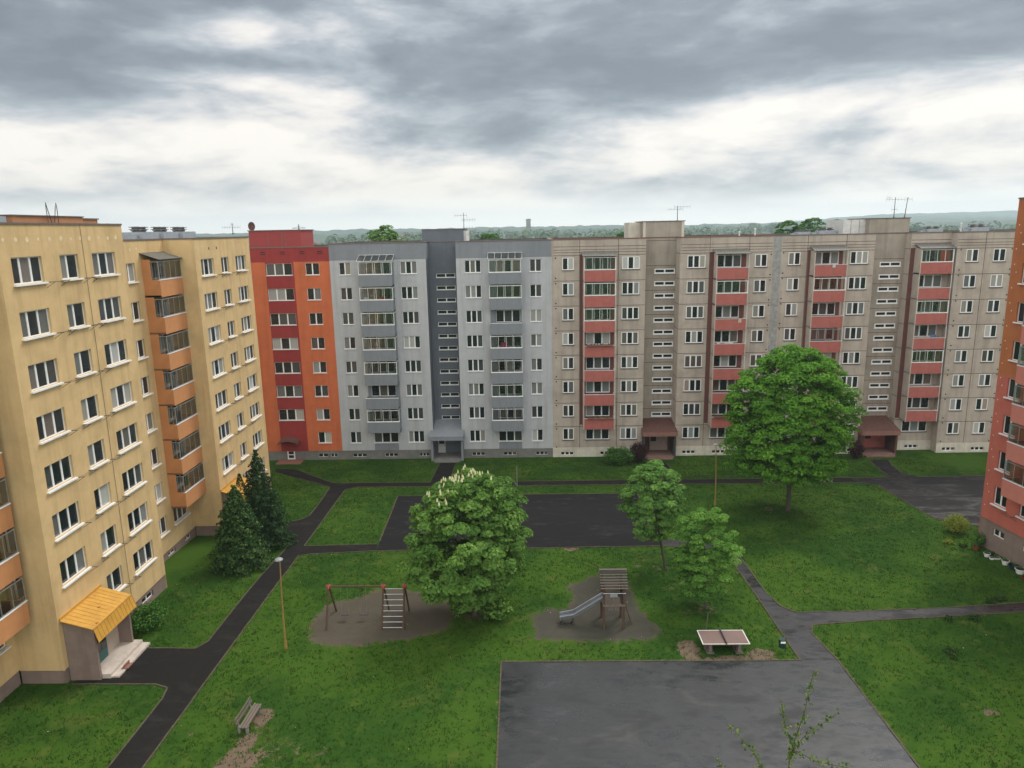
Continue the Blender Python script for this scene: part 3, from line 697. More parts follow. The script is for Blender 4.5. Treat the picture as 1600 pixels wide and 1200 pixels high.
mb = MB(); mb.box(-11.95, 2.42, 25.02, -7.25, 8, 26.38, 0); mb.box(-12.0, 2.36, 26.38, -7.2, 8.05, 26.45, 1); mb.box(-7.25, 3.0, 25.0, -6.95, 7.5, 26.2, 2)
B.part('stair_tower_head', mb.mesh('stair_tower_head', [M['dgrey'], M['flash'], M['offwhite']]))
porch(B, -11.6, -7.65, 3.05, 4.15, -1.35, 2.4, (M['mgrey'], M['mgrey'], M['mgrey'], M['dgrey'], M['offwhite'], M['plinth']), (-10.95, -10.1))
for o in list(B.root.children):
    if o.name.startswith('porch'): o.location = (-B.xc, 0, 0)

# ---- pebbledash blocks ----------------------------------------------------
def seams(mb, xa, xb_, y, hz, vx, m, z0=1.15, z1=25.0):
    for z in hz: mb.box(xa, y - .004, z - .028, xb_, y + .01, z + .028, m)
    for x in vx: mb.box(x - .028, y - .007, z0, x + .028, y + .01, z1, m)
def dots(mb, x, rows, y, m):
    for z in rows: disc(mb, x, y - .006, z + 1.33, .085, m); disc(mb, x, y - .006, z - .88, .085, m)
CM = [M['conc'], M['redstrip'], M['plinth_white'], M['conc_core'], M['conc_light'], M['seam'], M['hole'], M['patch']]
HZ = [23.3 - 2.8 * i for i in range(8)]; ATT = [24.25, 23.9, 23.62]
HC = 1.38
def basement(b, mb, xa, xb_, y, xsb):
    bas = [(x, x + 1.5, .22, .62) for x in xsb if xa < x < xb_]
    facade(mb, xa, xb_, -.2, 1.15, y - .03, bas, 2, depth=.22)
    mb.quad((xa, y - .03, 1.15), (xb_, y - .03, 1.15), (xb_, y, 1.15), (xa, y, 1.15), 2)
    for o in bas: window(b, o[0], o[2], 1.5, .40, 3, 'grey', y, 'pane_dark', name='basement_window', sill=False, fw=.05, mw=.14)

Cc = Bld('apartment_block', 'pebbledash apartment block with red balconies adjoining the light grey block', 'apartment block', (0, 81.77), 0, 15.0, 0)
mb = MB(); rows = [21.7 - 2.8 * i for i in ROWS]
cols = dict(l2=(3.86, 1.28, 2), lb=(6.5, 2.75, 3), l3=(10.5, 1.93, 3), r3=(17.7, 1.98, 3), rb=(20.85, 2.75, 3), r2=(25.1, 1.35, 2))
ops = [(x, x + w_, z, z + HC) for z in rows for (x, w_, n_) in cols.values()]
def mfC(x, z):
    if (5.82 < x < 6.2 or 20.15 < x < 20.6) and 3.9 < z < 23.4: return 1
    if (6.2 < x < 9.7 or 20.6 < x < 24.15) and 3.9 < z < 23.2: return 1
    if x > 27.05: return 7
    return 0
for xa, xb_ in ((2.68, 13.1), (16.9, 27.5)):
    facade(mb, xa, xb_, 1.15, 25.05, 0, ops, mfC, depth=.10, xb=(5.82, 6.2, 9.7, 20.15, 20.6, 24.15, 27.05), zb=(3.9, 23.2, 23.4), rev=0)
    basement(Cc, mb, xa, xb_, 0, [3.6, 8.2, 10.9, 17.75, 21.2, 25.0])
seams(mb, 2.9, 13.08, 0, HZ + ATT, (5.8, 10.08), 5); seams(mb, 16.95, 27.0, 0, HZ + ATT, (20.12, 24.45), 5)
dots(mb, 3.12, rows, 0, 6); dots(mb, 26.85, rows, 0, 6)
coreC = [(14.5, 16.82, 21.02 - 1.404 * k, 21.02 - 1.404 * k + .52) for k in range(14)]; coreC = [c for c in coreC if c[2] > 2.6]
facade(mb, 13.1, 16.9, -.2, 25.05, 2.4, coreC, 3, depth=.10)
seams(mb, 13.12, 16.88, 2.4, [5.1 + 2.8 * k for k in range(8)], (), 5)
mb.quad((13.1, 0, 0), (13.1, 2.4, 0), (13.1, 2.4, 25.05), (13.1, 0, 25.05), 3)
mb.quad((16.9, 0, 0), (16.9, 2.4, 0), (16.9, 2.4, 25.05), (16.9, 0, 25.05), 4)  # left-facing return coloured paler, as the lit side
for z in HZ: mb.box(16.885, .02, z - .025, 16.91, 2.38, z + .025, 5)
mb.quad((2.68, 12, 0), (27.5, 12, 0), (27.5, 12, 25), (2.68, 12, 25), 0)
Cc.part('wall', mb.mesh('wall', CM))
def pick(names, i):
    return 'shutter' if names else 'pane'
for i, z in enumerate(rows):
    for kx, (x, w_, n_) in cols.items():
        sh = i == 4 and kx in ('r3', 'r2')
        window(Cc, x, z, w_, HC, n_, 'conc', 0, 'shutter' if sh else 'pane', sill=(kx not in ('lb', 'rb') or i == 7))
    if i < 7:
        balcony(Cc, 6.15, 9.72, -1.25, 0, z + .03, 'conc', [1, 1, 1, 0, 0, 0, 0][i], i in (0,)); balcony(Cc, 20.6, 24.15, -1.25, 0, z + .03, 'conc', [0, 1, 0, 0, 0, 0, 0][i], i == 0)
for c in coreC: window(Cc, c[0], c[2], c[1] - c[0], .52, 2, 'grey', 2.4, 'pane_dark', fw=.11, mw=.16, d=.0)
roof(Cc, [(2.68, 0), (13.1, 0), (13.1, 2.4), (16.9, 2.4), (16.9, 0), (27.5, 0), (27.5, 12), (2.68, 12)], 25.05, M['redflash'])
mb = MB(); mb.box(13.1, 2.42, 25.02, 17.75, 8.0, 26.8, 0); mb.box(13.0, 2.34, 26.8, 17.85, 8.1, 26.88, 1); mb.box(11.75, 4.2, 24.9, 13.1, 8.3, 26.75, 2)
mb.box(13.12, 2.40, 25.05, 13.4, 2.42, 26.8, 2); mb.box(17.45, 2.40, 25.05, 17.74, 2.42, 26.8, 2)
Cc.part('stair_tower_head', mb.mesh('stair_tower_head', [M['conc_core'], M['flash'], M['plinth_white']]))
porch(Cc, 12.95, 16.95, 3.2, 3.95, -1.2, 2.4, (M['brownroof'], M['brownfascia'], M['darkmetal'], M['brownroof'], M['door_beige'], M['step_dark']), (14.2, 16.3))
for o in list(Cc.root.children):
    if o.name.startswith('porch'): o.location = (-Cc.xc, 0, 0)

D_ = Bld('apartment_block', 'pebbledash apartment block with red balconies at the right end of the row', 'apartment block', (0, 81.77), 0, 43.0, 0)
mb = MB(); rows = [21.83 - 2.8 * i for i in ROWS]
cols = dict(l2=(28.76, 1.3, 2, 0), lb=(31.5, 2.75, 3, 0), l3=(35.5, 1.95, 3, 0), rb=(43.45, 2.9, 3, 1.2), r2=(48.06, 1.34, 2, 0), s2=(51.0, 1.34, 2, 0), t3=(54.2, 1.34, 2, 0), u3=(57.2, 1.34, 2, 0))
def opsat(y): return [(x, x + w_, z, z + HC) for z in rows for (x, w_, n_, yy_) in cols.values() if yy_ == y]
def mfD(x, z):
    if 30.85 < x < 34.7 and 3.9 < z < 23.4: return 1
    if x < 27.95: return 7
    return 0
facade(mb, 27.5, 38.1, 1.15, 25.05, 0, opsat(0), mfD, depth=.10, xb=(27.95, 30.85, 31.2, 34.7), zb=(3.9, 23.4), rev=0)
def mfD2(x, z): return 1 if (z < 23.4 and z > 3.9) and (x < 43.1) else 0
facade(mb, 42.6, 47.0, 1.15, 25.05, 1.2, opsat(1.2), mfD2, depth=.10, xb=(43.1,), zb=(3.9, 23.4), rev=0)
facade(mb, 47.0, 62.0, 1.15, 25.05, 0, opsat(0), 0, depth=.10, rev=0)
basement(D_, mb, 27.5, 38.1, 0, [29.0, 32.0, 35.8]); basement(D_, mb, 42.6, 47.0, 1.2, [44.0]); basement(D_, mb, 47.0, 62.0, 0, [47.7, 51.0, 54.5, 57.5])
seams(mb, 28.0, 38.08, 0, HZ + ATT, (30.8, 35.0), 5); seams(mb, 42.62, 46.98, 1.2, HZ + ATT, (), 5); seams(mb, 47.02, 62, 0, HZ + ATT, (50.05, 53.4, 56.4), 5)
dots(mb, 28.2, rows, 0, 6); dots(mb, 47.45, rows, 0, 6); dots(mb, 52.95, rows, 0, 6)
coreD = [(39.9, 42.25, 21.34 - 1.404 * k, 21.34 - 1.404 * k + .52) for k in range(14)]; coreD = [c for c in coreD if c[2] > 2.9]
facade(mb, 38.1, 42.6, -.2, 25.05, 2.4, coreD, 3, depth=.10)
seams(mb, 38.12, 42.58, 2.4, [5.4 + 2.8 * k for k in range(8)], (), 5)
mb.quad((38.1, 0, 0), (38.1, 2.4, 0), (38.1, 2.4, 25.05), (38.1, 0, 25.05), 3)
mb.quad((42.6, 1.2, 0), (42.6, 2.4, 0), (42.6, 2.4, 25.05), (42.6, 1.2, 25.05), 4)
mb.quad((47.0, 0, 0), (47.0, 1.2, 0), (47.0, 1.2, 25.05), (47.0, 0, 25.05), 4)  # both left-facing returns painted paler for the light they catch
for z in HZ: mb.box(42.585, 1.22, z - .025, 42.61, 2.38, z + .025, 5)
mb.quad((27.5, 12, 0), (62, 12, 0), (62, 12, 25), (27.5, 12, 25), 0); mb.quad((62, 0, 0), (62, 12, 0), (62, 12, 25), (62, 0, 25), 0)
D_.part('wall', mb.mesh('wall', CM))
for i, z in enumerate(rows):
    for kx, (x, w_, n_, yy_) in cols.items(): window(D_, x, z, w_, HC, n_, 'conc', yy_, sill=(kx not in ('lb', 'rb') or i == 7))
    if i < 7:
        balcony(D_, 31.15, 34.75, -1.25, 0, z + .03, 'conc', [0, 1, 0, 2, 0, 1, 0][i], i == 0); balcony(D_, 43.15, 46.75, -.05, 1.2, z + .03, 'conc', [1, 0, 1, 0, 1, 0, 0][i], i == 0)
for c in coreD: window(D_, c[0], c[2], c[1] - c[0], .52, 2, 'grey', 2.4, 'pane_dark', fw=.11, mw=.16, d=.0)
roof(D_, [(27.5, 0), (38.1, 0), (38.1, 2.4), (42.6, 2.4), (42.6, 1.2), (47, 1.2), (47, 0), (62, 0), (62, 12), (27.5, 12)], 25.05, M['flash'])
mb = MB(); mb.box(38.4, 2.42, 25.02, 42.85, 8.0, 26.65, 0); mb.box(38.3, 2.34, 26.65, 42.95, 8.1, 26.73, 1); mb.box(35.9, 3.4, 24.9, 38.4, 8.2, 26.6, 2)
for xv in (36.75, 37.7): mb.box(xv, 3.385, 24.9, xv + .04, 3.4, 26.6, 1)
D_.part('stair_tower_head', mb.mesh('stair_tower_head', [M['conc_core'], M['flash'], M['offwhite']]))
porch(D_, 37.85, 42.2, 3.0, 3.9, -1.2, 2.4, (M['brownroof'], M['brownfascia'], M['brownroof'], M['door_pink'], M['door_pink'], M['step_dark']), (39.4, 41.2))
for o in list(D_.root.children):
    if o.name.startswith('porch'): o.location = (-D_.xc, 0, 0)

# ---- yellow blocks on the left --------------------------------------------
def bracket_wires(b, x0, x1, z, y=0):
    """folding clothes line held out from the wall on two brackets"""
    m_ = MB()
    for x in (x0, x1): m_.tube([(x, y + .02, z), (x, y - .55, z + .03)], .018, 0, 4); m_.tube([(x, y + .02, z - .3), (x, y - .45, z)], .012, 0, 4)
    for k in range(3): m_.tube([(x0, y - .2 - .15 * k, z + .03), ((x0 + x1) / 2, y - .2 - .15 * k, z - .0), (x1, y - .2 - .15 * k, z + .03)], .009, 0, 3)
    b.part('clothesline', m_.mesh('clothesline', [M['darkmetal']]))
def yellow_porch(b, x0, x1, zg, zw, ztop, zbot):
    """folded yellow sheet roof over an entrance box; the front sits at y = -1.8"""
    yf = -1.85
    p = MB(); p.box(x0 + .08, yf + .12, zg - .3, x0 + .24, 0, zbot + .35, 0); p.box(x1 - .24, yf + .12, zg - .3, x1 - .08, 0, zbot + .35, 0)
    p.box(x0 + .24, -.93, zg - .2, x1 - .24, -.85, zbot + .35, 1); p.quad((x0 + .08, yf + .13, zbot + .35), (x0 + .08, 0, zbot + .35), (x0 + .08, 0, zw - .05), (x0 + .08, yf + .13, ztop - .05), 0)
    p.box(x0 + .24, yf + .1, zbot + .1, x1 - .24, yf + .2, ztop - .08, 0)
    o = b.part('porch', p.mesh('porch', [M['plinth_brown'], mat('porch_inner_wall', (.46, .37, .30), (.42, .34, .27), 2)]))
    r = MB(); a, c = x0 - .12, x1 + .12
    r.quad((a, 0, zw), (c, 0, zw), (c, yf, ztop), (a, yf, ztop), 0); r.quad((a, yf, ztop), (c, yf, ztop), (c, yf - .22, zbot), (a, yf - .22, zbot), 0)
    r.quad((a, 0, zw - .05), (a, yf, ztop - .05), (a, yf, ztop), (a, 0, zw), 0)
    r.box(a, -.06, zw - .02, c, -.0, zw + .14, 0)
    n = 12
    for k in range(n + 1):
        x = a + (c - a) * k / n
        if 0 < k < n: r.tube([(x, -.05, zw + .005), (x, yf, ztop + .005)], .010, 0, 4, False)
        r.tube([(x, yf - .005, ztop), (x, yf - .225, zbot)], .014, 1, 4, False)
    r.tube([(a, yf - .01, ztop), (c, yf - .01, ztop)], .03, 1, 5); r.tube([(a, yf - .22, zbot), (c, yf - .22, zbot)], .025, 1, 5)
    for x, yy_ in ((x0 + 1.9, yf * .55), (x0 + .5, yf * .92)): zt_ = zw - (zw - ztop) * (-yy_ / 1.85); r.box(x - .07, yy_ - .07, zt_ - .1, x + .07, yy_ + .07, zt_ + .03, 1)
    link('canopy', r.mesh('canopy', [M['canopy_yellow'], M['seam_yellow']]), o)
    d_ = MB(); d_.box(x0 + .95, -1.02, zg + .34, x0 + 2.15, -.93, zbot - .25, 0)
    for k in range(2): d_.box(x0 + 1.07 + k * .54, -1.035, zg + .95, x0 + 1.54 + k * .54, -1.02, zg + 2.05, 1)
    link('door', d_.mesh('door', [M['door_teal'], M['pane']]), o)
    s_ = MB(); s_.box(x0 + .24, yf - .35, zg - .3, x1 + .05, -.93, zg + .33, 0); s_.box(x0 + .3, yf - .80, zg - .3, x1 + .05, yf - .35, zg + .15, 0)
    link('step', s_.mesh('step', [M['step']]), o)
    q = MB(); q.box(x0 + 1.0, yf - .95, zg + .16, x0 + 1.55, yf - .55, zg + .20, 0); q.box(x0 + 1.0, yf - .75, zg + .2, x0 + 1.06, yf - .70, zg + .36, 0); q.box(x0 + 1.49, yf - .75, zg + .2, x0 + 1.55, yf - .70, zg + .36, 0); q.box(x0 + 1.0, yf - .76, zg + .34, x0 + 1.55, yf - .69, zg + .38, 0)
    link('boot_scraper', q.mesh('boot_scraper', [M['brownfascia']]), o)
    o.location = (-b.xc, 0, -b.zb)
    return o
YM = [M['yellow'], M['plinth_brown'], M['yellow_pale'], M['hole'], M['orange'], M['darkmetal']]
E_ = Bld('apartment_block', 'tall yellow apartment block nearest on the left with orange balconies and yellow porch roof', 'apartment block', (-26.27, 0), R(90), 40, 1.5)
mb = MB(); rows = [23.97 - 2.8 * i for i in ROWS]; HE = 1.38
ops = [(36.95, 39.35, z, z + HE) for z in rows[:7]] + [(40.9, 42.6, z, z + HE) for z in rows] + [(44.0, 46.5, z, z + HE) for z in rows]
facade(mb, 36.05, 47.65, 2.55, 27.05, 0, ops, 0)
facade(mb, 36.05, 47.65, .5, 2.55, .06, [(40.9, 42.1, 1.85, 2.3), (44.4, 45.9, 1.85, 2.3)], 1)
mb.quad((36.05, 0, 2.55), (47.65, 0, 2.55), (47.65, .06, 2.55), (36.05, .06, 2.55), 0)
for x_, w_ in ((40.9, 1.2), (44.4, 1.5)): window(E_, x_, 1.85, w_, .45, 2, 'yellow', .06, 'pane_dark', name='basement_window', sill=False)
mb.quad((36.05, 0, 2.5), (36.05, 2.6, 2.5), (36.05, 2.6, 27.05), (36.05, 0, 27.05), 0); mb.quad((36.1, 0.06, .5), (36.1, 2.6, .5), (36.1, 2.6, 2.5), (36.1, 0.06, 2.5), 1)
mb.quad((47.65, 0, .5), (47.65, 12, .5), (47.65, 12, 27.05), (47.65, 0, 27.05), 0)
nops = [(32.4, 35.2, z - .9, z + 1.3) for z in rows[:7]] + [(32.9, 35.5, 4.4, 5.75), (27.2, 29.6, 4.4, 5.75)] + [(27.2, 29.6, z, z + HE) for z in rows[:7]]
facade(mb, 20, 36.05, 2.55, 27.05, 2.6, nops, 0); facade(mb, 20, 36.05, .5, 2.55, 2.66, [], 1)
mb.quad((20, 2.6, .5), (20, 12, .5), (20, 12, 27.05), (20, 2.6, 27.05), 0); mb.quad((20, 12, .5), (47.65, 12, .5), (47.65, 12, 27.05), (20, 12, 27.05), 0)
k = 0; x = 36.6
while x < 47.2:
    disc(mb, x, -.006, 26.24 + .02 * math.sin(k * 3), .10 + .045 * ((k * 7) % 3) / 2, 2); x += .93 + .06 * math.sin(k * 5); k += 1
mb.tube([(43.15, -.03, 27.0), (43.13, -.03, 14), (43.16, -.03, 2)], .012, 5, 4)
E_.part('wall', mb.mesh('wall', YM))
for i, z in enumerate(rows):
    if i < 7: window(E_, 36.95, z, 2.4, HE, 3, 'yellow', widths=(.28, .36, .36) if i % 2 else (.3, .35, .35)); bracket_wires(E_, 39.45, 40.7, z - .05)
    window(E_, 40.9, z, 1.7, HE, 2, 'yellow', widths=(.42, .58)); window(E_, 44.0, z, 2.5, HE, 3, 'yellow'); bracket_wires(E_, 42.75, 43.7, z - .05)
    if i < 7:
        balcony(E_, 32.0, 35.65, 1.2, 2.6, z - .12, 'yellow', 2, i == 0); window(E_, 32.4, z - .9, 2.8, 2.2, 3, 'yellow', 2.6, name='balcony_window', sill=False)
        window(E_, 27.2, z, 2.4, HE, 3, 'yellow', 2.6)
window(E_, 32.9, 4.4, 2.6, 1.35, 3, 'yellow', 2.6); window(E_, 27.2, 4.4, 2.4, 1.35, 3, 'yellow', 2.6)
roof(E_, [(36.05, 0), (47.65, 0), (47.65, 12), (20, 12), (20, 2.6), (36.05, 2.6)], 27.05, M['flash'])
yellow_porch(E_, 36.3, 40.05, 1.62, 5.5, 4.95, 4.17)
mb = MB(); mb.box(39.4, 1.3, 26.8, 45.75, 6, 27.50, 0); mb.box(39.3, 1.23, 27.50, 45.8, 6.1, 27.56, 1); mb.box(45.75, 1.36, 26.8, 47.4, 6, 27.38, 0); mb.box(45.8, 1.3, 27.38, 47.5, 6.1, 27.46, 1)
E_.part('roof_housing', mb.mesh('roof_housing', [mat('weathered_orange_box', (.40, .19, .09), (.35, .165, .08), 1.2, .9), M['flash']]))

F_ = Bld('apartment_block', 'lower yellow apartment block beyond the roof step, behind the two conifers', 'apartment block', (-26.27, 0), R(90), 60, .8)
mb = MB(); rows = [23.05 - 2.8 * i for i in ROWS]; HF = 1.34
ops = [(58.75, 61.2, z, z + HF) for z in rows[:7]] + [(62.7, 64.25, z, z + HF) for z in rows] + [(65.85, 68.25, z, z + HF) for z in rows]
facade(mb, 57.8, 69.4, 1.9, 26.03, 0, ops, 0); facade(mb, 57.8, 69.4, 0, 1.9, .05, [], 1)
mb.quad((57.8, 0, 1.9), (69.4, 0, 1.9), (69.4, .05, 1.9), (57.8, .05, 1.9), 0)
rops = [(51.75, 53.3, z, z + HF) for z in rows] + [(54.45, 56.9, 3.5, 4.8)] + [(54.6, 57.3, z - .85, z + 1.25) for z in rows[:7]]
facade(mb, 47.65, 57.8, 1.9, 26.03, 2.47, rops, 0); facade(mb, 47.65, 57.8, 0, 1.9, 2.52, [(49.6, 50.8, 1.3, 1.65), (53, 54.2, 1.3, 1.65), (55.9, 57, 1.3, 1.65)], 1)
for x_ in (49.6, 53.0, 55.9): window(F_, x_, 1.3, 1.2 if x_ < 55 else 1.1, .35, 2, 'yellow', 2.52, 'pane_dark', name='basement_window', sill=False)
mb.quad((57.8, 0, 1.9), (57.8, 2.47, 1.9), (57.8, 2.47, 26.03), (57.8, 0, 26.03), 0); mb.quad((57.85, .05, 0), (57.85, 2.5, 0), (57.85, 2.5, 1.9), (57.85, .05, 1.9), 1)
mb.quad((69.4, 0, 0), (69.4, 12, 0), (69.4, 12, 26.03), (69.4, 0, 26.03), 0); mb.quad((47.66, 12, 0), (69.4, 12, 0), (69.4, 12, 26.03), (47.66, 12, 26.03), 0)
for x_ in (60.4, 61.9): mb.box(x_, -.01, 25.1, x_ + .16, .01, 25.3, 3)
disc(mb, 52.9, 2.464, 25.35, .12, 2); disc(mb, 53.75, 2.464, 25.4, .10, 2)
F_.part('wall', mb.mesh('wall', YM))
for i, z in enumerate(rows):
    if i < 7: window(F_, 58.75, z, 2.45, HF, 3, 'yellow', widths=(.3, .35, .35))
    window(F_, 62.7, z, 1.55, HF, 2, 'yellow'); window(F_, 65.85, z, 2.4, HF, 3, 'yellow')
    bracket_wires(F_, 61.3, 62.5, z - .05); bracket_wires(F_, 64.4, 65.7, z - .05)
    window(F_, 51.75, z, 1.55, HF, 2, 'yellow', 2.47)
    if i < 7:
        balcony(F_, 54.2, 57.78, 1.2, 2.47, z + .02, 'yellow', 2, i == 0); window(F_, 54.6, z - .85, 2.7, 2.1, 3, 'yellow', 2.47, name='balcony_window', sill=False)
window(F_, 54.45, 3.5, 2.45, 1.3, 3, 'yellow', 2.47)
roof(F_, [(47.67, 2.47), (57.8, 2.47), (57.8, 0), (69.4, 0), (69.4, 12), (47.67, 12)], 26.03, M['flash'])
yellow_porch(F_, 57.95, 61.6, .95, 5.0, 4.5, 3.75)

# ---- red building at the right edge ---------------------------------------
Rt = Bld('apartment_block', 'orange and salmon apartment block cut off by the right edge of the view', 'apartment block', (35.36, 54.5), R(-83.6), 6, 1.2)
mb = MB(); rows = [5.0 + 2.8 * i for i in ROWS]; HR = 1.42
def mfR(x, z): return 1 if z < 14.9 else 0
cw = [(1.07, 1.3, 2), (7.9, 2.0, 3), (11.2, 1.3, 2), (17.8, 1.3, 2), (21, 2, 3)]
ops = [(x, x + w_, z, z + HR) for z in rows for x, w_, n_ in cw] + [(3.62, 6.2, rows[0], rows[0] + HR)] + [(3.7, 6.4, z - .85, z + 1.3) for z in rows[1:]] + [(14, 16.7, z, z + HR) for z in rows]
facade(mb, 0, 26, 3.55, 27.76, 0, ops, mfR, zb=(14.9,)); facade(mb, 0, 26, .6, 3.55, .06, [(1.35, 2.5, 2.55, 3.1), (4.3, 5.5, 2.55, 3.1), (8, 9.2, 2.55, 3.1)], 2)
for x_ in (1.35, 4.3, 8.0): window(Rt, x_, 2.55, 1.15 if x_ < 2 else 1.2, .55, 2, 'yellow', .06, 'pane_dark', name='basement_window', sill=False)
mb.quad((0, 0, 3.55), (26, 0, 3.55), (26, .06, 3.55), (0, .06, 3.55), 1)
mb.quad((0, 0, 14.9), (0, 12, 14.9), (0, 12, 27.76), (0, 0, 27.76), 0); mb.quad((0, 0, .6), (0, 12, .6), (0, 12, 14.9), (0, 0, 14.9), 1); mb.quad((26, 0, .6), (26, 12, .6), (26, 12, 27.76), (26, 0, 27.76), 0); mb.quad((0, 12, .6), (26, 12, .6), (26, 12, 27.76), (0, 12, 27.76), 0)
for i, z in enumerate(rows):
    for q in ((.32, 1.9), (.55, 1.35), (.3, .2)): disc(mb, q[0], -.006, z + q[1] - .6, .055, 3, 8)
Rt.part('wall', mb.mesh('wall', [M['toporange'], M['pinkred'], M['plinth_brown'], M['yellow_pale']]))
for i, z in enumerate(rows):
    for x, w_, n_ in cw: window(Rt, x, z, w_, HR, n_, 'yellow')
    window(Rt, 14, z, 2.7, HR, 3, 'yellow')
    if i == 0: window(Rt, 3.62, z, 2.58, HR, 3, 'yellow')
    else: balcony(Rt, 3.2, 6.85, -1.25, 0, z + .03, 'pink', 2, i == 7); window(Rt, 3.7, z - .85, 2.7, 2.15, 3, 'yellow', name='balcony_window', sill=False)
bracket_wires(Rt, 2.6, 3.5, 4.8)
roof(Rt, [(0, 0), (26, 0), (26, 12), (0, 12)], 27.76, M['flash'])

# ------------------------------------------------------------------ playground
t_ = thing('swing_frame', 'wooden swing frame with red corner caps and climbing ladder on bare ground', 'swing set', (-10.7, 42.85, g(42.85)))
zg = g(42.85); H2 = 2.42
M['redcap'] = mat('red_plastic_cap', (.27, .03, .024), (.22, .026, .02), 4, .4, spec=.5)
def obj(name, mb, mats, parent, loc=(0, 0, 0)): return link(name, mb.mesh(name, mats), parent, loc)
m_ = MB(); m_.tube([(-2.5, 0, H2), (1.2, 0, H2 - .02)], .06, 0, 8); obj('top_beam', m_, [M['wood_dark']], t_)
for x in (-2.4, 1.15, 2.5):
    for s in (-1, 1):
        m_ = MB(); m_.tube([(x, .05 * s, H2 - .02), (x - (.0 if x > 0 else 0), 1.25 * s, -.02)], [.06, .065], 0, 8); obj('leg', m_, [M['wood_dark']], t_)
    m_ = MB(); m_.tube([(x - .14, 0, H2), (x + .14, 0, H2)], [.11, .11], 0, 8); m_.tube([(x, -.16, H2 - .12), (x, 0, H2 + .08), (x, .16, H2 - .12)], .09, 0, 8); obj('cap', m_, [M['redcap']], t_)
for k in range(8):
    f = .06 + k * .125; m_ = MB(); m_.tube([(1.15, -1.22 * f - .03, H2 * (1 - f)), (2.5, -1.22 * f - .03, H2 * (1 - f))], .028, 0, 6); obj('rung', m_, [M['metal']], t_)
for x in (-1.45, -.25):
    m_ = MB(); m_.box(x - .26, -.11, .42, x + .26, .11, .47, 0); so_ = obj('swing_seat', m_, [M['darkmetal']], t_)
    m_ = MB()
    for s in (-1, 1): m_.tube([(x + .22 * s, 0, .46), (x + .22 * s, 0, H2)], .005, 0, 3)
    link('chain', m_.mesh('chain', [M['metal']]), so_)

zg = g(42.3)
t_ = thing('slide_tower', 'small wooden play tower with slatted roof and metal slide', 'playground slide', (5.1, 42.35, zg))
for x in (-.62, .62):
    for y in (-.75, .75):
        m_ = MB(); m_.box(x - .07, y - .07, 0, x + .07, y + .07, 3.05, 0); obj('post', m_, [M['wood_dark']], t_)
m_ = MB(); m_.box(-.7, -.85, 1.60, .7, .85, 1.70, 0); obj('platform', m_, [M['wood']], t_)
m_ = MB()
for k in range(7):
    y0 = -1.05 + k * .15; z0 = 2.88 + k * .112; m_.box(-.85, y0, z0, .85, y0 + .145, z0 + .03, 0)
for k in range(7):
    y0 = 1.05 - k * .15; z0 = 2.88 + k * .112; m_.box(-.85, y0 - .145, z0, .85, y0, z0 + .03, 0)
m_.box(-.87, -.09, 3.66, .87, .09, 3.70, 0)
obj('tower_roof', m_, [wave_mat('grey_roof_planks', (.10, .085, .07), (.045, .038, .03), 14, .85, 'Y')], t_)
m_ = MB()
for x in (-.28, -.12, .12, .28): m_.box(x - .06, -.80, 1.30, x + .06, -.76, 2.2, 0)
m_.box(.66, -.7, 1.72, .70, .7, 2.3, 0); m_.box(-.5, .76, 1.72, .5, .80, 2.3, 0)
obj('side_boards', m_, [M['wood']], t_)
m_ = MB(); m_.tube([(-.7, -.84, 2.48), (.72, -.84, 2.48)], .03, 0, 6); m_.box(-.25, -.87, 2.24, .2, -.83, 2.45, 0); obj('rail', m_, [M['metal']], t_)
m_ = MB()
pth = [(-.62, 1.78), (-2.48, .58), (-3.35, .40)]
for i in range(2):
    (xa, za), (xb_, zb_) = pth[i], pth[i + 1]
    m_.quad((xa, -.27, za), (xa, .27, za), (xb_, .27, zb_), (xb_, -.27, zb_), 0); m_.quad((xa, -.27, za - .03), (xa, .27, za - .03), (xb_, .27, zb_ - .03), (xb_, -.27, zb_ - .03), 0)
    for y in (-.29, .29):
        m_.quad((xa, y, za - .05), (xb_, y, zb_ - .05), (xb_, y, zb_ + .17), (xa, y, za + .17), 0); m_.tube([(xa, y, za + .18), (xb_, y, zb_ + .18)], .028, 0, 6)
for x, z in ((-3.2, .40), (-2.5, .55)): m_.box(x - .04, -.25, 0, x + .04, .25, z - .03, 1)
obj('slide', m_, [mat('slide_steel', (.30, .31, .33), (.22, .23, .25), 2, .35, metal=.7, spec=.5), M['darkmetal']], t_)
m_ = MB()
for y in (-.2, .2): m_.tube([(.68, y, 1.7), (1.2, y, 0)], .035, 0, 6)
for k in range(5): m_.tube([(.77 + .09 * k, -.2, 1.4 - .295 * k), (.77 + .09 * k, .2, 1.4 - .295 * k)], .022, 0, 6)
obj('ladder', m_, [M['wood_dark']], t_)

zg = g(39.3)
t_ = thing('table_tennis_table', 'concrete table tennis table with faded red top beside the wet court', 'ping-pong table', (11.3, 39.3, zg))
m_ = MB(); m_.box(-1.38, -.77, .70, 1.38, .77, .755, 0); obj('tabletop', m_, [mat('faded_red_top', (.17, .105, .09), (.14, .10, .085), 1.2, .6, .1, 30, .3)], t_)
m_ = MB()
for y in (-.74, .74): m_.box(-1.38, y - .03, .756, 1.38, y + .03, .760, 0)
for x in (-1.35, 1.35): m_.box(x - .03, -.71, .756, x + .03, .71, .760, 0)
obj('line_marking', m_, [M['offwhite']], t_)
m_ = MB(); m_.box(-.02, -.82, .757, .02, .82, .90, 0); obj('net', m_, [M['darkmetal']], t_)
for x in (-.85, .85):
    m_ = MB(); m_.box(x - .1, -.5, 0, x + .1, .5, .70, 0); m_.box(x - .22, -.6, 0, x + .22, .6, .08, 0); obj('leg', m_, [M['flash']], t_)

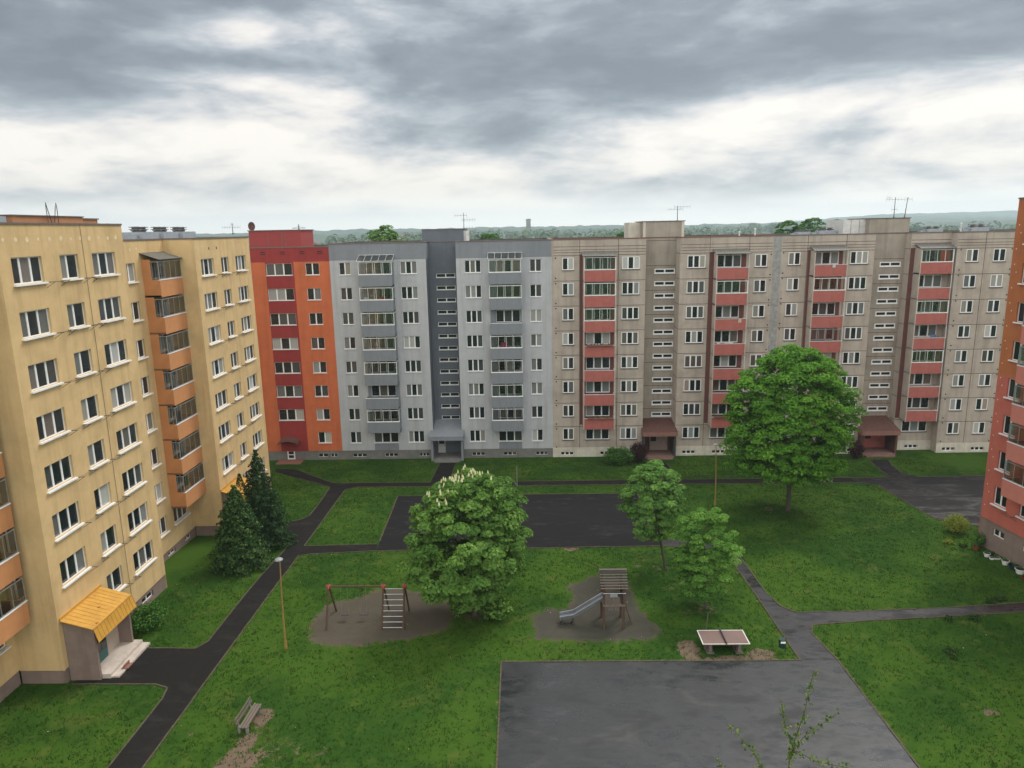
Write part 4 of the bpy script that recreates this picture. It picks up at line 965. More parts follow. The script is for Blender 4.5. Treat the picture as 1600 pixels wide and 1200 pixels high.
zg = g(32.6)
t_ = thing('park_bench', 'weathered wooden bench standing on the lawn beside a worn patch', 'bench', (-14.65, 32.6, zg), R(92))
for k in range(3): m_ = MB(); m_.box(-.95, -.34 + k * .15, .42, .95, -.22 + k * .15, .46, 0); obj('seat', m_, [M['wood']], t_) if k == 0 else None
s_ = [c for c in t_.children if c.name.startswith('seat')][0]
m_ = MB()
for k in range(3): m_.box(-.95, -.34 + k * .15, .42, .95, -.22 + k * .15, .46, 0)
s_.data = m_.mesh('seat', [M['wood']])
m_ = MB()
for k in range(2):
    z0 = .58 + k * .17; m_.box(-.95, .16 + k * .05, z0, .95, .20 + k * .05, z0 + .13, 0)
obj('backrest', m_, [M['wood']], t_)
for x in (-.75, .75):
    m_ = MB(); m_.box(x - .06, -.36, .36, x + .06, .18, .42, 0); m_.box(x - .06, -.32, 0, x + .06, -.2, .36, 0); m_.box(x - .06, .08, 0, x + .06, .2, .36, 0); m_.tube([(x, .14, .36), (x, .25, .88)], .035, 0, 4); obj('leg', m_, [M['plinth']], t_)
t_.rotation_euler = (0, 0, R(88))

zg = g(38.94)
t_ = thing('litter_bin', 'dark green round litter bin on a post beside the path', 'litter bin', (14.66, 38.94, zg))
m_ = MB(); m_.tube([(0, 0, .28), (0, 0, .82)], [.17, .21], 0, 14); obj('bucket', m_, [mat('dark_green_paint', (.012, .045, .032), (.01, .035, .025), 4, .45)], t_)
m_ = MB(); m_.tube([(.22, 0, 0), (.22, 0, .95)], .03, 0, 8); obj('post', m_, [M['darkmetal']], t_)
m_ = MB(); m_.box(-.15, -.24, .66, .12, -.205, .76, 0); obj('rim', m_, [M['white']], t_)

def lamp_post(label, x, y, h, tilt):
    t_ = thing('lamp_post', label, 'street lamp', (x, y, g(y)), 0, 'lamp posts on the lawn')
    m_ = MB(); m_.tube([(0, 0, 0), (0, 0, h * .28), (tilt * .3, 0, h * .6), (tilt, 0, h)], [.065, .06, .042, .033], 0, 10); m_.tube([(0, 0, 0), (0, 0, .5)], [.10, .085], 0, 10)
    obj('pole', m_, [M['lamp_yellow']], t_)
    m_ = MB(); m_.tube([(tilt, 0, h - .05), (tilt - .05, 0, h + .06)], .05, 0, 8)
    prof = [(.02, .14), (.12, .12), (.22, .06), (.25, .01), (.22, -.03), (.05, -.04)]
    for a, b2 in zip(prof, prof[1:]): m_.tube([(tilt - .06, 0, h + a[1]), (tilt - .06, 0, h + b2[1])], [a[0], b2[0]], 0, 14, False)
    obj('lamp_head', m_, [M['lamp_head']], t_)
M['lamp_yellow'] = mat('ochre_pole_paint', (.30, .19, .055), (.24, .15, .045), 5, .6, grime=.3)
M['lamp_head'] = mat('lamp_housing', (.27, .28, .29), (.2, .21, .22), 3, .4)
lamp_post('thin ochre lamp post with round grey head beside the left path', -15.01, 39.59, 5.8, .12)
lamp_post('thin ochre lamp post standing behind the two small trees', 17.16, 64.27, 5.9, -.12)

t_ = tag(link('court_pole', None, None, (-1.38, 70.8, g(70.8))), 'thin bare grey metal pole at the back edge of the far court', 'pole')
m_ = MB(); m_.tube([(0, 0, 0), (0, 0, 2.2)], .035, 0, 8); obj('shaft', m_, [M['metal']], t_)
m_ = MB(); m_.tube([(0, 0, 0), (0, 0, .1)], .07, 0, 8); obj('foot', m_, [M['plinth']], t_)
m_ = MB(); m_.tube([(0, 0, 0), (.06, .0, 1.1)], [.03, .022], 0, 6)
tag(link('wooden_stake', m_.mesh('wooden_stake', [M['wood']]), None, (10.9, 41.6, g(41.6))), 'short wooden stake in the grass behind the ping-pong table', 'stake')

# flower pots in a row by the red building
potcols = dict(rust=(.28, .05, .03), white=(.75, .74, .70), navy=(.02, .035, .08), black=(.03, .03, .03))
def pot(x, y, r, h, col, label, plant=True, trough=False):
    t_ = thing('flower_pot', label, 'flower pot', (x, y, g(y)), 0, 'flower pots by the red building')
    m_ = MB()
    if trough: m_.box(-.34, -.12, 0, .34, .12, h, 0); m_.box(-.36, -.14, h - .04, .36, .14, h, 0)
    else: m_.tube([(0, 0, 0), (0, 0, h)], [r * .72, r], 0, 12); m_.tube([(0, 0, h - .05), (0, 0, h)], [r * 1.08, r * 1.1], 0, 12)
    obj('pot', m_, [mat('pot_' + col, potcols[col], None, 4, .5)], t_)
    m_ = MB(); rr = random.Random(int(x * 100))
    for k in range(26):
        a = rr.random() * 6.28; q = rr.random() * r * .9; l = rr.uniform(.08, .2)
        p = Vector((q * math.cos(a), q * math.sin(a), h)); d = Vector((rr.uniform(-.6, .6), rr.uniform(-.6, .6), 1)).normalized() * l; s2 = Vector((math.cos(a + 1), math.sin(a + 1), 0)) * .03
        m_.quad(p - s2, p + s2, p + d + s2 * .4, p + d - s2 * .4, 0)
    obj('plant', m_, [mat('pot_plant', (.04, .09, .02), (.07, .12, .03), 9)], t_)
pot(34.55, 53.3, .22, .28, 'rust', 'rust red flower pot at the far end of the pot row')
pot(34.55, 51.95, .22, .30, 'white', 'white flower pot next to the black trough')
pot(34.95, 52.25, .3, .22, 'black', 'black planter trough between the rust and white pots', trough=True)
pot(34.85, 51.45, .30, .16, 'white', 'low white trough lying in the grass by the pot row', trough=True)
pot(35.0, 50.5, .25, .34, 'white', 'medium white flower pot beside the navy tub')
pot(35.1, 49.7, .34, .30, 'navy', 'wide navy blue tub by the wall')
pot(35.05, 48.95, .32, .36, 'white', 'biggest white flower pot, nearest the camera side')
pot(34.75, 47.9, .26, .2, 'rust', 'rust brown pot closest to the footpath')

# ------------------------------------------------------------------ roof equipment
def vent_unit(label, x, y, z, rot=0, s=1.0, group='silver ventilation units on the roofs'):
    t_ = thing('roof_ventilator', label, 'roof vent', (x, y, z), rot, group)
    m_ = MB(); m_.box(-.9 * s, -.6 * s, 0, .9 * s, .6 * s, .55 * s, 0); m_.box(-1.5 * s, -.35 * s, 0, -.9 * s, .35 * s, .38 * s, 0); obj('housing', m_, [M['greyvent']], t_)
    for k, (a, b2) in enumerate(((-.45, 0), (.45, .1))):
        m_ = MB(); m_.tube([(a * s, b2 * s, .55 * s), (a * s, b2 * s, .85 * s)], .2 * s, 0, 10)
        for q in (.68, .80): m_.tube([(a * s, b2 * s, q * s), (a * s, b2 * s, (q + .04) * s)], .34 * s, 0, 10)
        m_.box((a - .45) * s, (b2 - .05) * s, .60 * s, (a + .45) * s, (b2 + .05) * s, .68 * s, 0)
        obj('cowl', m_, [M['plinth']], t_)
for k, (y, l) in enumerate(((60.4, 'nearest'), (63.9, 'middle'), (67.4, 'farthest'))):
    vent_unit('grey ventilation unit, %s of the three on the lower yellow roof' % l, -31.8, y, 25.82, R(90), 1.45)
vent_unit('grey ventilation unit on the roof of the tall yellow block', -28.2, 37.9, 26.85, R(90), 1.1)
vent_unit('silver ventilation unit on the pebbledash roof just left of the pale stair tower head', 34.6, 86.8, 24.83, 0, 1.1)
vent_unit('silver ventilation unit on the pebbledash roof above the blue hazy trees, by the joint', 32.2, 87.4, 24.83, 0, .9)
vent_unit('silver ventilation unit on the pebbledash roof right of the stair tower head', 47.2, 87.5, 24.83, 0, 1.0)
vent_unit('grey ventilation unit near the right end of the pebbledash roof', 52.6, 88.0, 24.83, 0, 1.15)
def pipe(label, x, y, z, h):
    m_ = MB(); m_.tube([(0, 0, 0), (0, 0, h)], .09, 0, 8); m_.tube([(0, 0, h), (0, 0, h + .12)], [.15, .05], 0, 8)
    tag(link('vent_pipe', m_.mesh('vent_pipe', [M['offwhite']]), None, (x, y, z)), label, 'vent pipe', 'short white vent pipes on the roofs')
pipe('white vent pipe on the roof right of the last stair tower', 49.6, 86.0, 24.83, 1.1)
pipe('white vent pipe on the roof near the joint between the pebbledash blocks', 26.4, 86.5, 24.83, .9)
pipe('white vent pipe left of the silver roof units', 24.6, 86.5, 24.83, .6)
def antenna(label, x, y, z, h, arms, cat='antenna', dish=False, lean=0):
    t_ = thing('dish_antenna' if dish else 'antenna', label, cat, (x, y, z), 0, None)
    m_ = MB(); m_.tube([(0, 0, 0), (lean, 0, h)], [.045, .03], 0, 6); m_.tube([(0, 0, 0), (0, 0, .12)], .1, 0, 6); obj('mast', m_, [M['darkmetal']], t_)
    for (zz_, l0, l1) in arms:
        m_ = MB(); m_.tube([(-l0, 0, zz_), (l1, 0, zz_)], .022, 0, 4); n = max(2, int((l0 + l1) / .3))
        for k in range(n + 1): xx_ = -l0 + (l0 + l1) * k / n; m_.tube([(xx_, -.05, zz_ - .22), (xx_, .05, zz_ + .22)], .012, 0, 4)
        obj('aerial', m_, [M['metal']], t_)
    if dish:
        m_ = MB(); rings = []
        for r_, y_ in ((.02, .0), (.25, -.03), (.45, -.11), (.52, -.16)):
            i = len(m_.v); rings.append(i)
            for k in range(16): a = 2 * math.pi * k / 16; m_.v.append((r_ * .8 * math.cos(a), y_, h + .15 + r_ * math.sin(a)))
        for a, b2 in zip(rings, rings[1:]):
            for k in range(16): m_.f.append((a + k, b2 + k, b2 + (k + 1) % 16, a + (k + 1) % 16)); m_.m.append(0)
        obj('dish', m_, [M['brownroof']], t_)
antenna('tall aerial mast beside the grey stair tower head', -7.2, 84.9, 25.0, 3.2, [(2.9, 1.0, .35), (2.4, .2, 1.3), (1.5, .1, 1.3), (.8, .2, .5)])
antenna('aerial mast on the middle stair tower head of the first pebbledash block', 17.2, 85.5, 26.8, 1.7, [(1.6, .35, 1.4), (1.35, 1.1, .6)])
antenna('aerial mast with wide arms on the last stair tower head', 41.9, 86.0, 26.65, 2.35, [(2.1, 1.0, 1.0), (2.3, .9, -.5), (1.0, .3, .3)])
antenna('thin aerial mast at the right corner of the last stair tower head', 43.4 - .7, 85.2, 26.65, 2.3, [(2.1, .1, .7)], lean=.2)
antenna('small aerial on the red roof housing left of the dish', -34.4, 86.2, 26.3, 1.3, [(.8, 1.2, .9), (1.1, .15, .15)])
antenna('dark satellite dish on the red roof housing', -32.0, 86.0, 26.65, .35, [], 'satellite dish', True)
# safety hoops on the tall yellow roof
m_ = MB()
for a, b2 in ((0, .42), (.58, 1.0)):
    lo, hi = (0, .28) if a == 0 else (1.0, .72)
m_.tube([(0, 0, 0), (-.02, 0, 1.15), (0, 0, 1.32), (.05, 0, 1.15), (.34, 0, .12)], .022, 0, 5); m_.tube([(.95, 0, 0), (.97, 0, 1.15), (.93, 0, 1.32), (.86, 0, 1.15), (.56, 0, .12)], .022, 0, 5); m_.tube([(0, 0, .12), (.95, 0, .12)], .022, 0, 5)
tag(link('ladder_hoop', m_.mesh('ladder_hoop', [M['darkmetal']]), None, (-27.4, 42.1, 26.95), R(90)), 'bent metal ladder handrails rising above the tall yellow roof', 'ladder rail')

# things kept on the balconies
def cloth(name, label, cat, x, y, z, w, h, col, seed=1):
    rr = random.Random(seed); m_ = MB(); n = 8; vv = [[(w * i / n, .03 * math.sin(i * 1.9 + j + seed), h * j / 4 - .0) for i in range(n + 1)] for j in range(5)]
    for j in range(4):
        for i in range(n): m_.quad(vv[j][i], vv[j][i + 1], vv[j + 1][i + 1], vv[j + 1][i], 0); m_.quad(*[(q[0], q[1] + .012, q[2]) for q in (vv[j][i], vv[j][i + 1], vv[j + 1][i + 1], vv[j + 1][i])], 0)
    tag(link(name, m_.mesh(name, [mat('cloth_' + name, col, None, 6)]), None, (x, y, z)), label, cat)
def drying_rack(label, x, y, z, cols, w=1.4):
    t_ = thing('drying_rack', label, 'drying rack', (x, y, z)); m_ = MB()
    for s in (0, w): m_.tube([(s, -.2, 0), (s, .2, .95)], .012, 0, 4); m_.tube([(s, .2, 0), (s, -.2, .95)], .012, 0, 4)
    for k in range(4): m_.tube([(0, -.2 + .13 * k, .95), (w, -.2 + .13 * k, .95)], .008, 0, 4)
    obj('rack', m_, [M['white']], t_)
    for i, c in enumerate(cols):
        m_ = MB(); a = w * i / len(cols) + .04; b2 = w * (i + 1) / len(cols) - .03; yy_ = -.2 + .13 * (i % 4)
        m_.box(a, yy_ - .02, .35 + .1 * (i % 3), b2, yy_ + .02, .96, 0); obj('garment', m_, [mat('garment', c, None, 8)], t_)
fl = lambda z: z - 1.12
YB = 81.77
cloth('blanket', 'pink blanket hung on the fourth-row balcony of the grey block, right column', 'blanket', -3.1, YB - .95, 21.62 - 8.4 + .02, .75, .62, (.55, .08, .20), 3)
drying_rack('rack of pink and pale laundry on the sixth-row left balcony of the first pebbledash block', 6.5, YB - .7, fl(21.7 - 14) + .1, [(.45, .14, .2), (.6, .5, .45), (.35, .2, .25), (.5, .45, .5)])
drying_rack('rack of dark clothes on the fifth-row left balcony of the first pebbledash block', 6.5, YB - .7, fl(21.7 - 11.2) + .25, [(.05, .03, .06), (.03, .03, .05), (.12, .05, .12), (.03, .05, .10)], 2.6)
drying_rack('rack of white and peach laundry on the fourth-row right balcony of the first pebbledash block', 21.0, YB - .7, fl(21.7 - 8.4) + .25, [(.7, .62, .58), (.35, .1, .08), (.7, .45, .32), (.65, .6, .6)], 1.9)
drying_rack('rack of mixed laundry on the third-row left balcony of the grey block', -18.3, YB - .7, fl(21.62 - 5.6) + .2, [(.5, .5, .6), (.55, .52, .55), (.6, .3, .2), (.6, .5, .35)], 3.0)
cloth('white_rag', 'white rag draped over the top-row left parapet of the last pebbledash block', 'cloth', 33.1, YB - 1.31, 21.83 - .30, .32, .34, (.62, .60, .58), 7)
cloth('pale_cloth', 'pale cloth draped over the third-row right parapet of the first pebbledash block', 'cloth', 23.2, YB - 1.31, 21.7 - 5.6 - .42, .34, .46, (.60, .48, .38), 8)
drying_rack('small rack of pale laundry on the second-row left balcony of the last pebbledash block', 31.7, YB - .7, fl(21.83 - 2.8) + .1, [(.6, .58, .55), (.5, .45, .42), (.65, .62, .6)], 1.5)
cloth('red_cover', 'folded red cover on the second-row left balcony of the grey block', 'cover', -16.6, YB - .8, 21.62 - 2.8 - .02, .9, .42, (.45, .07, .06), 2)
m_ = MB(); m_.box(0, 0, 0, .45, .4, 1.45, 0); m_.box(.02, -.01, .9, .43, 0, 1.42, 0); tag(link('cupboard', m_.mesh('cupboard', [M['white']]), None, (-18.3, YB - .9, 21.62 - 2.8 - 1.15)), 'narrow white cupboard on the second-row left balcony of the grey block', 'cupboard')
cloth('orange_blind', 'bright orange blind in the top balcony of the last pebbledash block', 'blind', 45.35, YB + .12, 21.9, .95, 1.25, (.70, .10, .03), 4)
cloth('blue_towel', 'blue towel hung in the fourth-row balcony of the last pebbledash block', 'towel', 45.2, YB + .2, 21.83 - 8.4 + .02, .6, .35, (.10, .16, .30), 5)
drying_rack('rack of dark clothes on the fifth-row balcony of the last pebbledash block', 43.6, YB + .45, fl(21.83 - 11.2) + .2, [(.03, .04, .06), (.04, .03, .04), (.05, .06, .09)], 2.6)
m_ = MB(); m_.box(0, 0, 0, .5, .35, .75, 0); m_.box(.03, -.01, .05, .47, 0, .7, 0); tag(link('storage_box', m_.mesh('storage_box', [mat('plywood', (.45, .28, .13), (.38, .23, .1), 4)]), None, (36.4, 50.0, 7.85 - .8)), 'plywood box on the lowest glazed balcony of the salmon building', 'box')
def planter(label, x, z, w=2.6):
    t_ = thing('balcony_planter', label, 'planter', (x, YB - 1.42, z), 0, 'planters on the red parapets'); m_ = MB(); m_.box(0, -.09, -.02, w, .09, .14, 0); obj('trough', m_, [M['brownfascia']], t_)
    m_ = MB(); rr = random.Random(int(x * 10 + z))
    for k in range(90):
        p = Vector((rr.uniform(0, w), rr.uniform(-.09, .09), .14)); d = Vector((rr.uniform(-.8, .8), rr.uniform(-.8, .8), rr.uniform(-.1, 1))).normalized() * rr.uniform(.08, .24); a = rr.random() * 6.28; s2 = Vector((math.cos(a), math.sin(a), 0)) * .04
        m_.quad(p - s2, p + s2, p + d + s2 * .5, p + d - s2 * .5, 0)
    obj('plant', m_, [mat('planter_leaf', (.03, .06, .02), (.06, .09, .03), 9)], t_)
planter('green planter along the fourth-row left parapet of the first pebbledash block', 6.5, 21.7 - 8.4 + .05, 2.9)
planter('green planter along the seventh-row left parapet of the first pebbledash block', 6.6, 21.7 - 16.8 + .05, 2.9)
planter('green planter along the seventh-row right parapet of the first pebbledash block', 20.9, 21.7 - 16.8 + .05, 2.9)

# ------------------------------------------------------------------ vegetation
def leaf_mesh(name, cen, nrm, size, m, asp=.62, v=None):
    n = len(cen); nrm = nrm / (np.linalg.norm(nrm, axis=1, keepdims=True) + 1e-9)
    rv = npr.normal(size=(n, 3)); a = np.cross(nrm, rv); a /= np.linalg.norm(a, axis=1, keepdims=True) + 1e-9; b = np.cross(nrm, a)
    s = size[:, None]; fold = nrm * s * .18
    P = np.stack([cen - a * s * .5, cen - b * s * asp * .5 + fold, cen + a * s * .5, cen + b * s * asp * .5 + fold], 1)
    me = fast_mesh(name, P.reshape(-1, 3), np.arange(n * 4).reshape(-1, 4), [m])
    set_v(me, npr.rand(n) if v is None else v); return me
LEAF = {
 'maple': attr_mat('maple_leaf', [(0, (.045, .140, .014)), (.5, (.110, .275, .026)), (.85, (.18, .39, .042)), (1, (.26, .47, .07))], .7, .42, .10),
 'chestnut': attr_mat('chestnut_leaf', [(0, (.050, .120, .026)), (.5, (.115, .235, .044)), (.85, (.19, .33, .065)), (1, (.27, .40, .10))], .7, .40, .10),
 'small': attr_mat('young_maple_leaf', [(0, (.055, .130, .030)), (.5, (.12, .255, .050)), (.85, (.20, .36, .08)), (1, (.27, .42, .12))], .7, .40, .10),
 'linden': attr_mat('linden_leaf', [(0, (.055, .150, .026)), (.5, (.125, .28, .046)), (.85, (.21, .39, .07)), (1, (.29, .45, .11))], .7, .42, .10),
 'conifer': attr_mat('conifer_needle', [(0, (.012, .034, .014)), (.5, (.020, .055, .020)), (.85, (.042, .088, .026)), (1, (.07, .12, .04))], .8, .1, .1),
 'conifer_fresh': attr_mat('fresh_conifer_needle', [(0, (.016, .048, .014)), (.5, (.032, .082, .022)), (.85, (.075, .14, .034)), (1, (.14, .20, .06))], .8, .1, .1),
 'purple': attr_mat('purple_leaf', [(0, (.020, .010, .011)), (.5, (.040, .015, .016)), (1, (.080, .026, .025))], .7, .2, .12),
 'bush': attr_mat('bush_leaf', [(0, (.025, .085, .013)), (.5, (.050, .145, .022)), (1, (.11, .22, .04))], .7, .3, .1),
 'yellowbush': attr_mat('yellow_green_leaf', [(0, (.09, .14, .018)), (.5, (.22, .27, .035)), (1, (.38, .40, .07))], .7, .3, .1),
 'weed': attr_mat('weed_leaf', [(0, (.016, .046, .010)), (.6, (.032, .080, .018)), (1, (.09, .13, .03))], .8, .25, .1),
 'birch': attr_mat('birch_leaf', [(0, (.03, .08, .015)), (.5, (.10, .17, .03)), (1, (.28, .33, .08))], .6, .45, .2),
}
M['bark'] = wave_mat('bark', (.075, .06, .045), (.03, .024, .018), 7, .95, 'Z', dist=6)
M['twig'] = mat('green_twig', (.10, .10, .04), (.07, .06, .03), 9)
def lobes(nl, seed):
    r_ = np.random.RandomState(seed); d = r_.normal(size=(nl, 3)); d /= np.linalg.norm(d, axis=1, keepdims=True); return d, r_.uniform(.6, 1.0, nl)
def crown_clusters(rs, n, prof, zlo, zhi, rad, lob, amp, shell=.55):
    """cluster centres through a lumpy crown: prof(t) gives the relative radius at height t in 0..1"""
    out = []; ld, lw = lob
    while len(out) < n:
        t = rs.rand(); a = rs.rand() * 2 * math.pi; q = (shell + (1 - shell) * rs.rand()) if rs.rand() < .8 else rs.rand() ** .5
        d = np.array([math.cos(a), math.sin(a), (t - .5) * 1.6]); dn = d / np.linalg.norm(d)
        bump = 1 + amp * (np.max(np.clip(ld @ dn, 0, 1) ** 6 * lw) - .45)
        r_ = prof(t) * q * bump
        if rs.rand() > prof(t) * .9 + .2: continue
        out.append((math.cos(a) * r_ * rad, math.sin(a) * r_ * rad, zlo + (zhi - zlo) * t + rs.normal() * .1, q))
    return np.array(out)
def tree(name, label, cat, x, y, z0, crown, rad, zlo, zhi, ncl, nlf, lsize, leaf, prof, trunk_r, seed, amp=.5, cl_r=.5, lean=(0, 0), off=(0, 0), group=None, flat=.6, shell=.55, limbs=14, blossom=0):
    rs = np.random.RandomState(seed)
    t_ = thing(name, label, cat, (x, y, z0), 0, group)
    cc = crown_clusters(rs, ncl, prof, zlo, zhi, rad, lobes(9, seed), amp, shell); cc[:, 0] += off[0]; cc[:, 1] += off[1]
    zc = (zlo + zhi) / 2; K = nlf
    cr = cl_r * rs.uniform(.6, 1.25, ncl)
    d = rs.normal(size=(ncl * K, 3)); d /= np.linalg.norm(d, axis=1, keepdims=True); d[:, 2] = np.abs(d[:, 2]) * .95 - .18
    rr = rs.uniform(.55, 1.0, ncl * K) ** .7 * np.repeat(cr, K)
    cen = np.repeat(cc[:, :3], K, 0) + d * rr[:, None] * np.array([1, 1, flat])
    outw = np.repeat(cc[:, :3] - np.array([off[0], off[1], zc - (zhi - zlo) * .15]), K, 0); outw /= np.linalg.norm(outw, axis=1, keepdims=True) + 1e-9
    nrm = d * .8 + outw * .35 + np.array([0, 0, .55]) + rs.normal(size=d.shape) * .35
    v = np.clip(np.repeat(rs.rand(ncl), K) * .42 + rs.rand(ncl * K) * .58, 0, 1)
    sz = lsize * rs.uniform(.6, 1.3, ncl * K)
    me = leaf_mesh('crown', cen, nrm, sz, LEAF[leaf], .7, v); link('crown', me, t_)
    # trunk and limbs
    m_ = MB(); top = zlo + (zhi - zlo) * .72; lx, ly = lean
    def tp(h): f = h / max(top, .1); return Vector((lx * f + off[0] * f * .6, ly * f + off[1] * f * .6, h))
    hs = [0, .25, zlo * .7, zlo + (zhi - zlo) * .25, zlo + (zhi - zlo) * .5, top]
    m_.tube([tp(h) for h in hs], [trunk_r * 1.35, trunk_r, trunk_r * .85, trunk_r * .62, trunk_r * .35, trunk_r * .12], 0, 9)
    order = rs.permutation(ncl)[:limbs]
    for k in order:
        c = Vector(cc[k, :3]); h0 = max(zlo * .75, c.z - (Vector((c.x, c.y, 0)).length * .9) - .4); h0 = min(h0, top * .9); a = tp(h0); mid = a.lerp(c, .5) + Vector((0, 0, -.12 * (c - a).length)); r0 = trunk_r * .32 * (1 - h0 / (top * 1.6))
        m_.tube([a, mid, c], [r0, r0 * .6, r0 * .2], 0, 5, False)
    link('trunk', m_.mesh('trunk', [M['bark']]), t_)
    if blossom:
        bm_ = MB(); bm_.tube([(0, 0, 0), (0, 0, .06), (0, 0, .18), (0, 0, .30)], [.02, .07, .05, .008], 0, 6); bme = bm_.mesh('blossom', [mat('cream_blossom', (.62, .58, .36), (.50, .48, .26), 9)])
        top_c = cc[(cc[:, 2] > zhi - (zhi - zlo) * .30) & (cc[:, 3] > .6)]
        sel = cen[(cen[:, 2] > zhi - (zhi - zlo) * .20)]
        hi = sel[np.argsort(-(sel[:, 2] - .25 * sel[:, 0] + rs.normal(size=len(sel)) * .45))][:blossom * 30:30]
        for p in hi: link('blossom', bme, t_, (p[0], p[1], p[2] + .02))
    return t_
P_round = lambda t: max(.12, math.sin(math.pi * min(1, max(0, t * .86 + .10))) ** .62)
P_egg = lambda t: max(.10, math.sin(math.pi * (t * .92 + .04) ** .85) ** .7)
P_cone = lambda t: max(.05, (1 - t) ** .8 * (1 if t > .06 else .75))
P_chest = lambda t: float(np.interp(t, [0, .12, .35, .62, .8, .92, 1], [.62, .84, 1, 1, .86, .62, .30]))
P_broad = lambda t: float(np.interp(t, [0, .1, .25, .45, .65, .82, .93, 1], [.60, .90, 1, .98, .88, .68, .46, .25]))
tree('chestnut_tree', 'wide horse chestnut with cream flower candles on top, beside the swing frame', 'tree', -3.75, 43.5, g(43.5), None, 3.85, 1.7, 9.6, 430, 140, .22, 'chestnut', P_chest, .15, 5, amp=.62, cl_r=.58, blossom=80, shell=.55, limbs=22, flat=.8)
tree('maple_tree', 'slim young tree with bare lower trunk at the corner of the far court', 'tree', 9.93, 50.1, g(50.1), None, 2.55, 2.75, 8.3, 120, 120, .22, 'small', P_egg, .10, 8, amp=.7, cl_r=.48, lean=(-.75, 0), off=(-.85, 0), shell=.5)
tree('linden_tree', 'leafy light green young tree behind the ping-pong table', 'tree', 11.44, 44.16, g(44.16), None, 2.35, 1.0, 7.3, 170, 170, .14, 'linden', P_egg, .08, 12, amp=.6, cl_r=.42, lean=(-.2, 0), off=(-.15, 0), shell=.45)
tree('maple_tree', 'biggest round bright green maple, in front of the last pebbledash block', 'tree', 23.35, 62.7, g(62.7), None, 5.5, 3.4, 14.7, 880, 120, .22, 'maple', P_broad, .19, 21, amp=.36, cl_r=.64, shell=.60, limbs=26, off=(0, .2), flat=.85)

def conifer(label, x, y, rad, h, seed, leaf, tiers=26, leader=None, asp=1.0, cat='conifer', name='spruce_tree', power=.8, zlow=.2):
    rs = np.random.RandomState(seed); t_ = thing(name, label, cat, (x, y, g(y))); m_ = MB(); m_.tube([(0, 0, 0), (0, 0, h * .5), (0, 0, h)], [.14, .08, .015], 0, 7)
    cen = []; nr = []; sz = []; bm_ = m_
    for k in range(tiers):
        t = k / (tiers - 1); z = zlow + (h - zlow) * t ** .92; R_ = rad * max(.06, (1 - t) ** power)
        nb = int(6 + 12 * (1 - t)); a0 = rs.rand() * 6.28
        for j in range(nb):
            a = a0 + 2 * math.pi * j / nb + rs.normal() * .12; L = R_ * rs.uniform(.72, 1.15); droop = -.12 * L + rs.normal() * .05
            tip = np.array([math.cos(a) * L, math.sin(a) * L, droop + (.25 * L if asp > 1 else 0)]); n_ = int(14 + 42 * L)
            if j % 3 == 0: bm_.tube([(0, 0, z), (tip[0], tip[1], z + tip[2])], [.02, .006], 0, 3, False)
            f = rs.uniform(.1, 1.0, n_) ** .7; sw = (1.05 - f * .75) * .34 * max(L, .3)
            side = np.array([-math.sin(a), math.cos(a), 0])
            p = np.array([0, 0, z]) + f[:, None] * tip + side * (rs.uniform(-1, 1, n_) * sw)[:, None] + np.array([0, 0, 1]) * (rs.normal(size=n_) * .05 - .05)[:, None]
            cen.append(p); nr.append(np.array([0, 0, 1]) * .6 + np.array([math.cos(a), math.sin(a), .2]) * .5 + rs.normal(size=(n_, 3)) * .5); sz.append(rs.uniform(.12, .26, n_))
    cen = np.concatenate(cen); nr = np.concatenate(nr); sz = np.concatenate(sz)
    link('crown', leaf_mesh('crown', cen, nr, sz, LEAF[leaf], .42), t_)
    link('trunk', bm_.mesh('trunk', [M['bark']]), t_)
    if leader:
        c2 = []; lx, lz, lh = leader
        for k in range(300):
            f = rs.rand(); r_ = .35 * (1 - f) + .05; a = rs.rand() * 6.28; c2.append((lx + r_ * math.cos(a), r_ * math.sin(a), lz + lh * f))
        me = leaf_mesh('side_shoot', np.array(c2), rs.normal(size=(300, 3)), rs.uniform(.12, .24, 300), LEAF[leaf], .45); link('side_shoot', me, t_)
    return t_
conifer('dense broad dark conifer nearest the path in front of the yellow facade', -22.3, 51.3, 2.25, 6.5, 31, 'conifer_fresh', 30, power=.62)
conifer('tall pointed spruce just behind the broad conifer', -22.1, 55.6, 2.55, 8.1, 33, 'conifer', 26, leader=(-1.5, 4.9, 1.3), power=.75)

def bush(name, label, cat, x, y, rx, ry, h, n, leaf, lsize, seed, group=None):
    rs = np.random.RandomState(seed); t_ = thing(name, label, cat, (x, y, g(y)), 0, group)
    K = max(30, n // 20); c = rs.normal(size=(K, 3)); c /= np.linalg.norm(c, axis=1, keepdims=True); c *= rs.uniform(.55, .95, (K, 1))
    c = c * np.array([rx, ry, h * .5]) * .85 + np.array([0, 0, h * .5])
    d = rs.normal(size=(n, 3)); d /= np.linalg.norm(d, axis=1, keepdims=True); i = rs.randint(0, K, n)
    cen = c[i] + d * np.array([.32 * rx, .32 * ry, .22 * h]) * rs.uniform(.5, 1, (n, 1)); cen[:, 2] = np.clip(cen[:, 2], .03, None)
    me = leaf_mesh('foliage', cen, d + np.array([0, 0, .5]) + rs.normal(size=(n, 3)) * .3, lsize * rs.uniform(.6, 1.3, n), LEAF[leaf], .65); link('foliage', me, t_)
    m_ = MB()
    for k in range(6): a = k * 1.05; m_.tube([(0, 0, 0), (rx * .5 * math.cos(a), ry * .5 * math.sin(a), h * .65)], [.03, .01], 0, 4, False)
    link('stem', m_.mesh('stem', [M['bark']]), t_)
bush('bush', 'rounded green bush left of the dark purple bush', 'bush', 10.0, 78.6, 1.95, 1.3, 2.1, 4200, 'bush', .16, 41)
